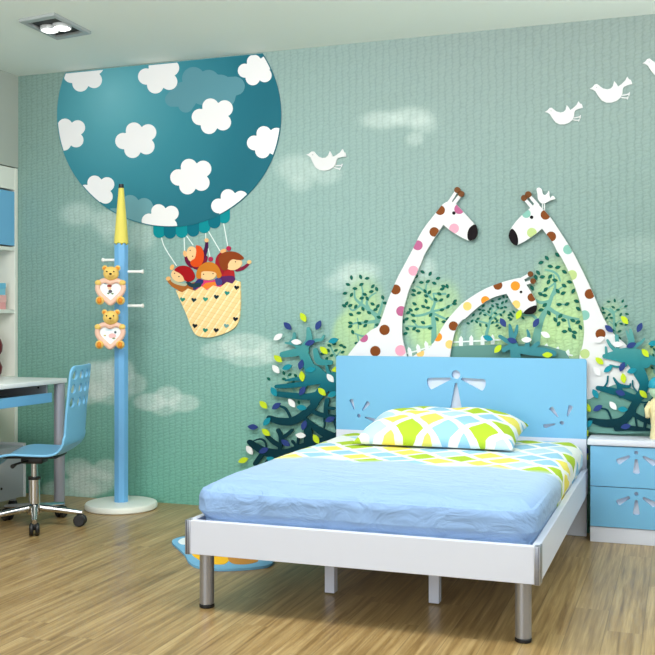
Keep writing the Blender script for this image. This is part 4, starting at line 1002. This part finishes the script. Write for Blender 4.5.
LLB = [(230, 70, 60, TEAL), (395, 165, 10, TEAL), (188, 248, -50, TEAL), (580, 85, -20, TEAL), (215, 475, 25, TEAL), (168, 148, 45, LIME), (183, 312, 40, LIME), (517, 70, 45, LIME), (482, 352, 60, LIME), (48, 478, -20, LIME), (245, 155, -35, NAVY), (105, 280, 5, NAVY), (410, 270, -70, NAVY), (170, 420, -25, NAVY), (300, 375, 35, NAVY), (565, 235, -20, NAVY), (400, 65, -60, NAVY), (337, 138, 52, WHT), (390, 330, 5, WHT), (85, 418, 55, WHT)]
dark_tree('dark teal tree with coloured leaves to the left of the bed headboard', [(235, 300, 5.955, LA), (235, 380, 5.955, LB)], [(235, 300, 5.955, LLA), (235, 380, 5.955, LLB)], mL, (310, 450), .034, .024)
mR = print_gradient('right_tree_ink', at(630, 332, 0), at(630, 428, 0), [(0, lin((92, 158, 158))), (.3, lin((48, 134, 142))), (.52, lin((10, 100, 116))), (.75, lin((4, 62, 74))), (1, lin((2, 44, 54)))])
RA = [([(215, 580), (300, 560), (400, 545), (500, 560), (640, 620), (740, 660)], [40, 58, 84, 90, 70, 60]), ([(440, 350), (450, 430), (440, 540)], [24, 50, 80]), ([(405, 360), (432, 430)], [16, 26]), ([(562, 425), (530, 460), (480, 490)], [16, 26, 40]), ([(240, 440), (270, 490), (330, 545)], [22, 30, 40]), ([(225, 500), (232, 575)], [18, 26]), ([(320, 405), (330, 510)], [34, 30])]
RB = [([(200, 10), (300, 25), (400, 40), (540, 70)], [36, 50, 80, 80]), ([(375, 85), (310, 98), (245, 82)], [24, 18, 12]), ([(430, 50), (490, 150), (525, 240), (500, 330)], [90, 100, 80, 70]), ([(145, 270), (250, 292), (350, 320), (440, 355), (500, 340)], [36, 54, 62, 64, 60]), ([(490, 330), (440, 420), (390, 500), (340, 560)], [70, 64, 64, 60]), ([(80, 530), (170, 555), (260, 560), (350, 540), (430, 460)], [34, 60, 70, 74, 60]), ([(175, 438), (225, 455), (255, 525)], [12, 16, 14]), ([(275, 188), (320, 245), (400, 258), (412, 235)], [14, 30, 24, 12]), ([(320, 250), (335, 330)], [40, 50]), ([(228, 175), (222, 225), (200, 262)], [14, 16, 18]), ([(430, 210), (435, 260), (465, 300)], [12, 14, 14]), ([(430, 480), (520, 530), (600, 565)], [40, 42, 24]), ([(538, 415), (545, 480), (525, 620)], [34, 30, 24]), ([(490, 385), (560, 385), (615, 325)], [14, 14, 14]), ([(560, 520), (640, 500), (700, 480)], [40, 40, 30]), ([(300, 600), (420, 600), (560, 620)], [50, 40, 40]), ([(455, 520), (470, 620)], [16, 16])]
RLA = [(252, 338, 40, NAVY), (520, 328, -65, NAVY), (448, 482, -20, NAVY), (172, 433, -25, WHT), (328, 475, 5, WHT), (390, 262, 50, LIME), (570, 550, 50, LIME), (170, 620, 40, LIME), (640, 465, -10, TEAL)]
RLB = [(355, 192, 80, LIME), (518, 320, 45, LIME), (62, 430, 60, LIME), (140, 135, 50, WHT), (270, 415, 50, WHT), (230, 115, -35, TEAL), (125, 318, 60, TEAL), (425, 130, -15, TEAL), (350, 445, 5, TEAL), (68, 565, -40, TEAL), (345, 97, -65, NAVY), (330, 310, 20, NAVY), (145, 435, -30, NAVY), (375, 585, -10, NAVY), (65, 640, 20, LIME), (60, 790, 50, NAVY), (65, 830, -40, LIME)]
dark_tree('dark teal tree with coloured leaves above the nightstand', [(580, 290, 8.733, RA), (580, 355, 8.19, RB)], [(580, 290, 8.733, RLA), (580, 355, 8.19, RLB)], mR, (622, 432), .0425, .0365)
mM = mat((62, 132, 142), .6)
MS = [([(335, 660), (325, 580), (312, 530), (300, 470), (292, 425)], [70, 60, 46, 30, 14]), ([(318, 510), (335, 470), (342, 430)], [28, 24, 14]), ([(228, 500), (265, 525), (315, 550)], [22, 28, 34]), ([(255, 590), (290, 570), (330, 575)], [30, 34, 40]), ([(340, 585), (420, 595), (520, 605), (580, 612)], [44, 56, 60, 40]), ([(405, 570), (418, 500), (408, 460)], [34, 22, 12]), ([(440, 580), (480, 545)], [30, 24])]
ML = [(352, 357, -65, LIME), (215, 582, -50, LIME), (540, 622, 0, LIME), (248, 410, 60, NAVY), (308, 528, 20, NAVY), (465, 412, -60, NAVY), (527, 490, 30, WHT), (403, 523, 0, WHT), (150, 512, 20, TEAL)]
dark_tree('small teal tree top with coloured leaves peeking over the middle of the headboard', [(465, 260, 6.556, MS)], [(465, 260, 6.556, ML)], mM, (515, 355), .0415, .0338)
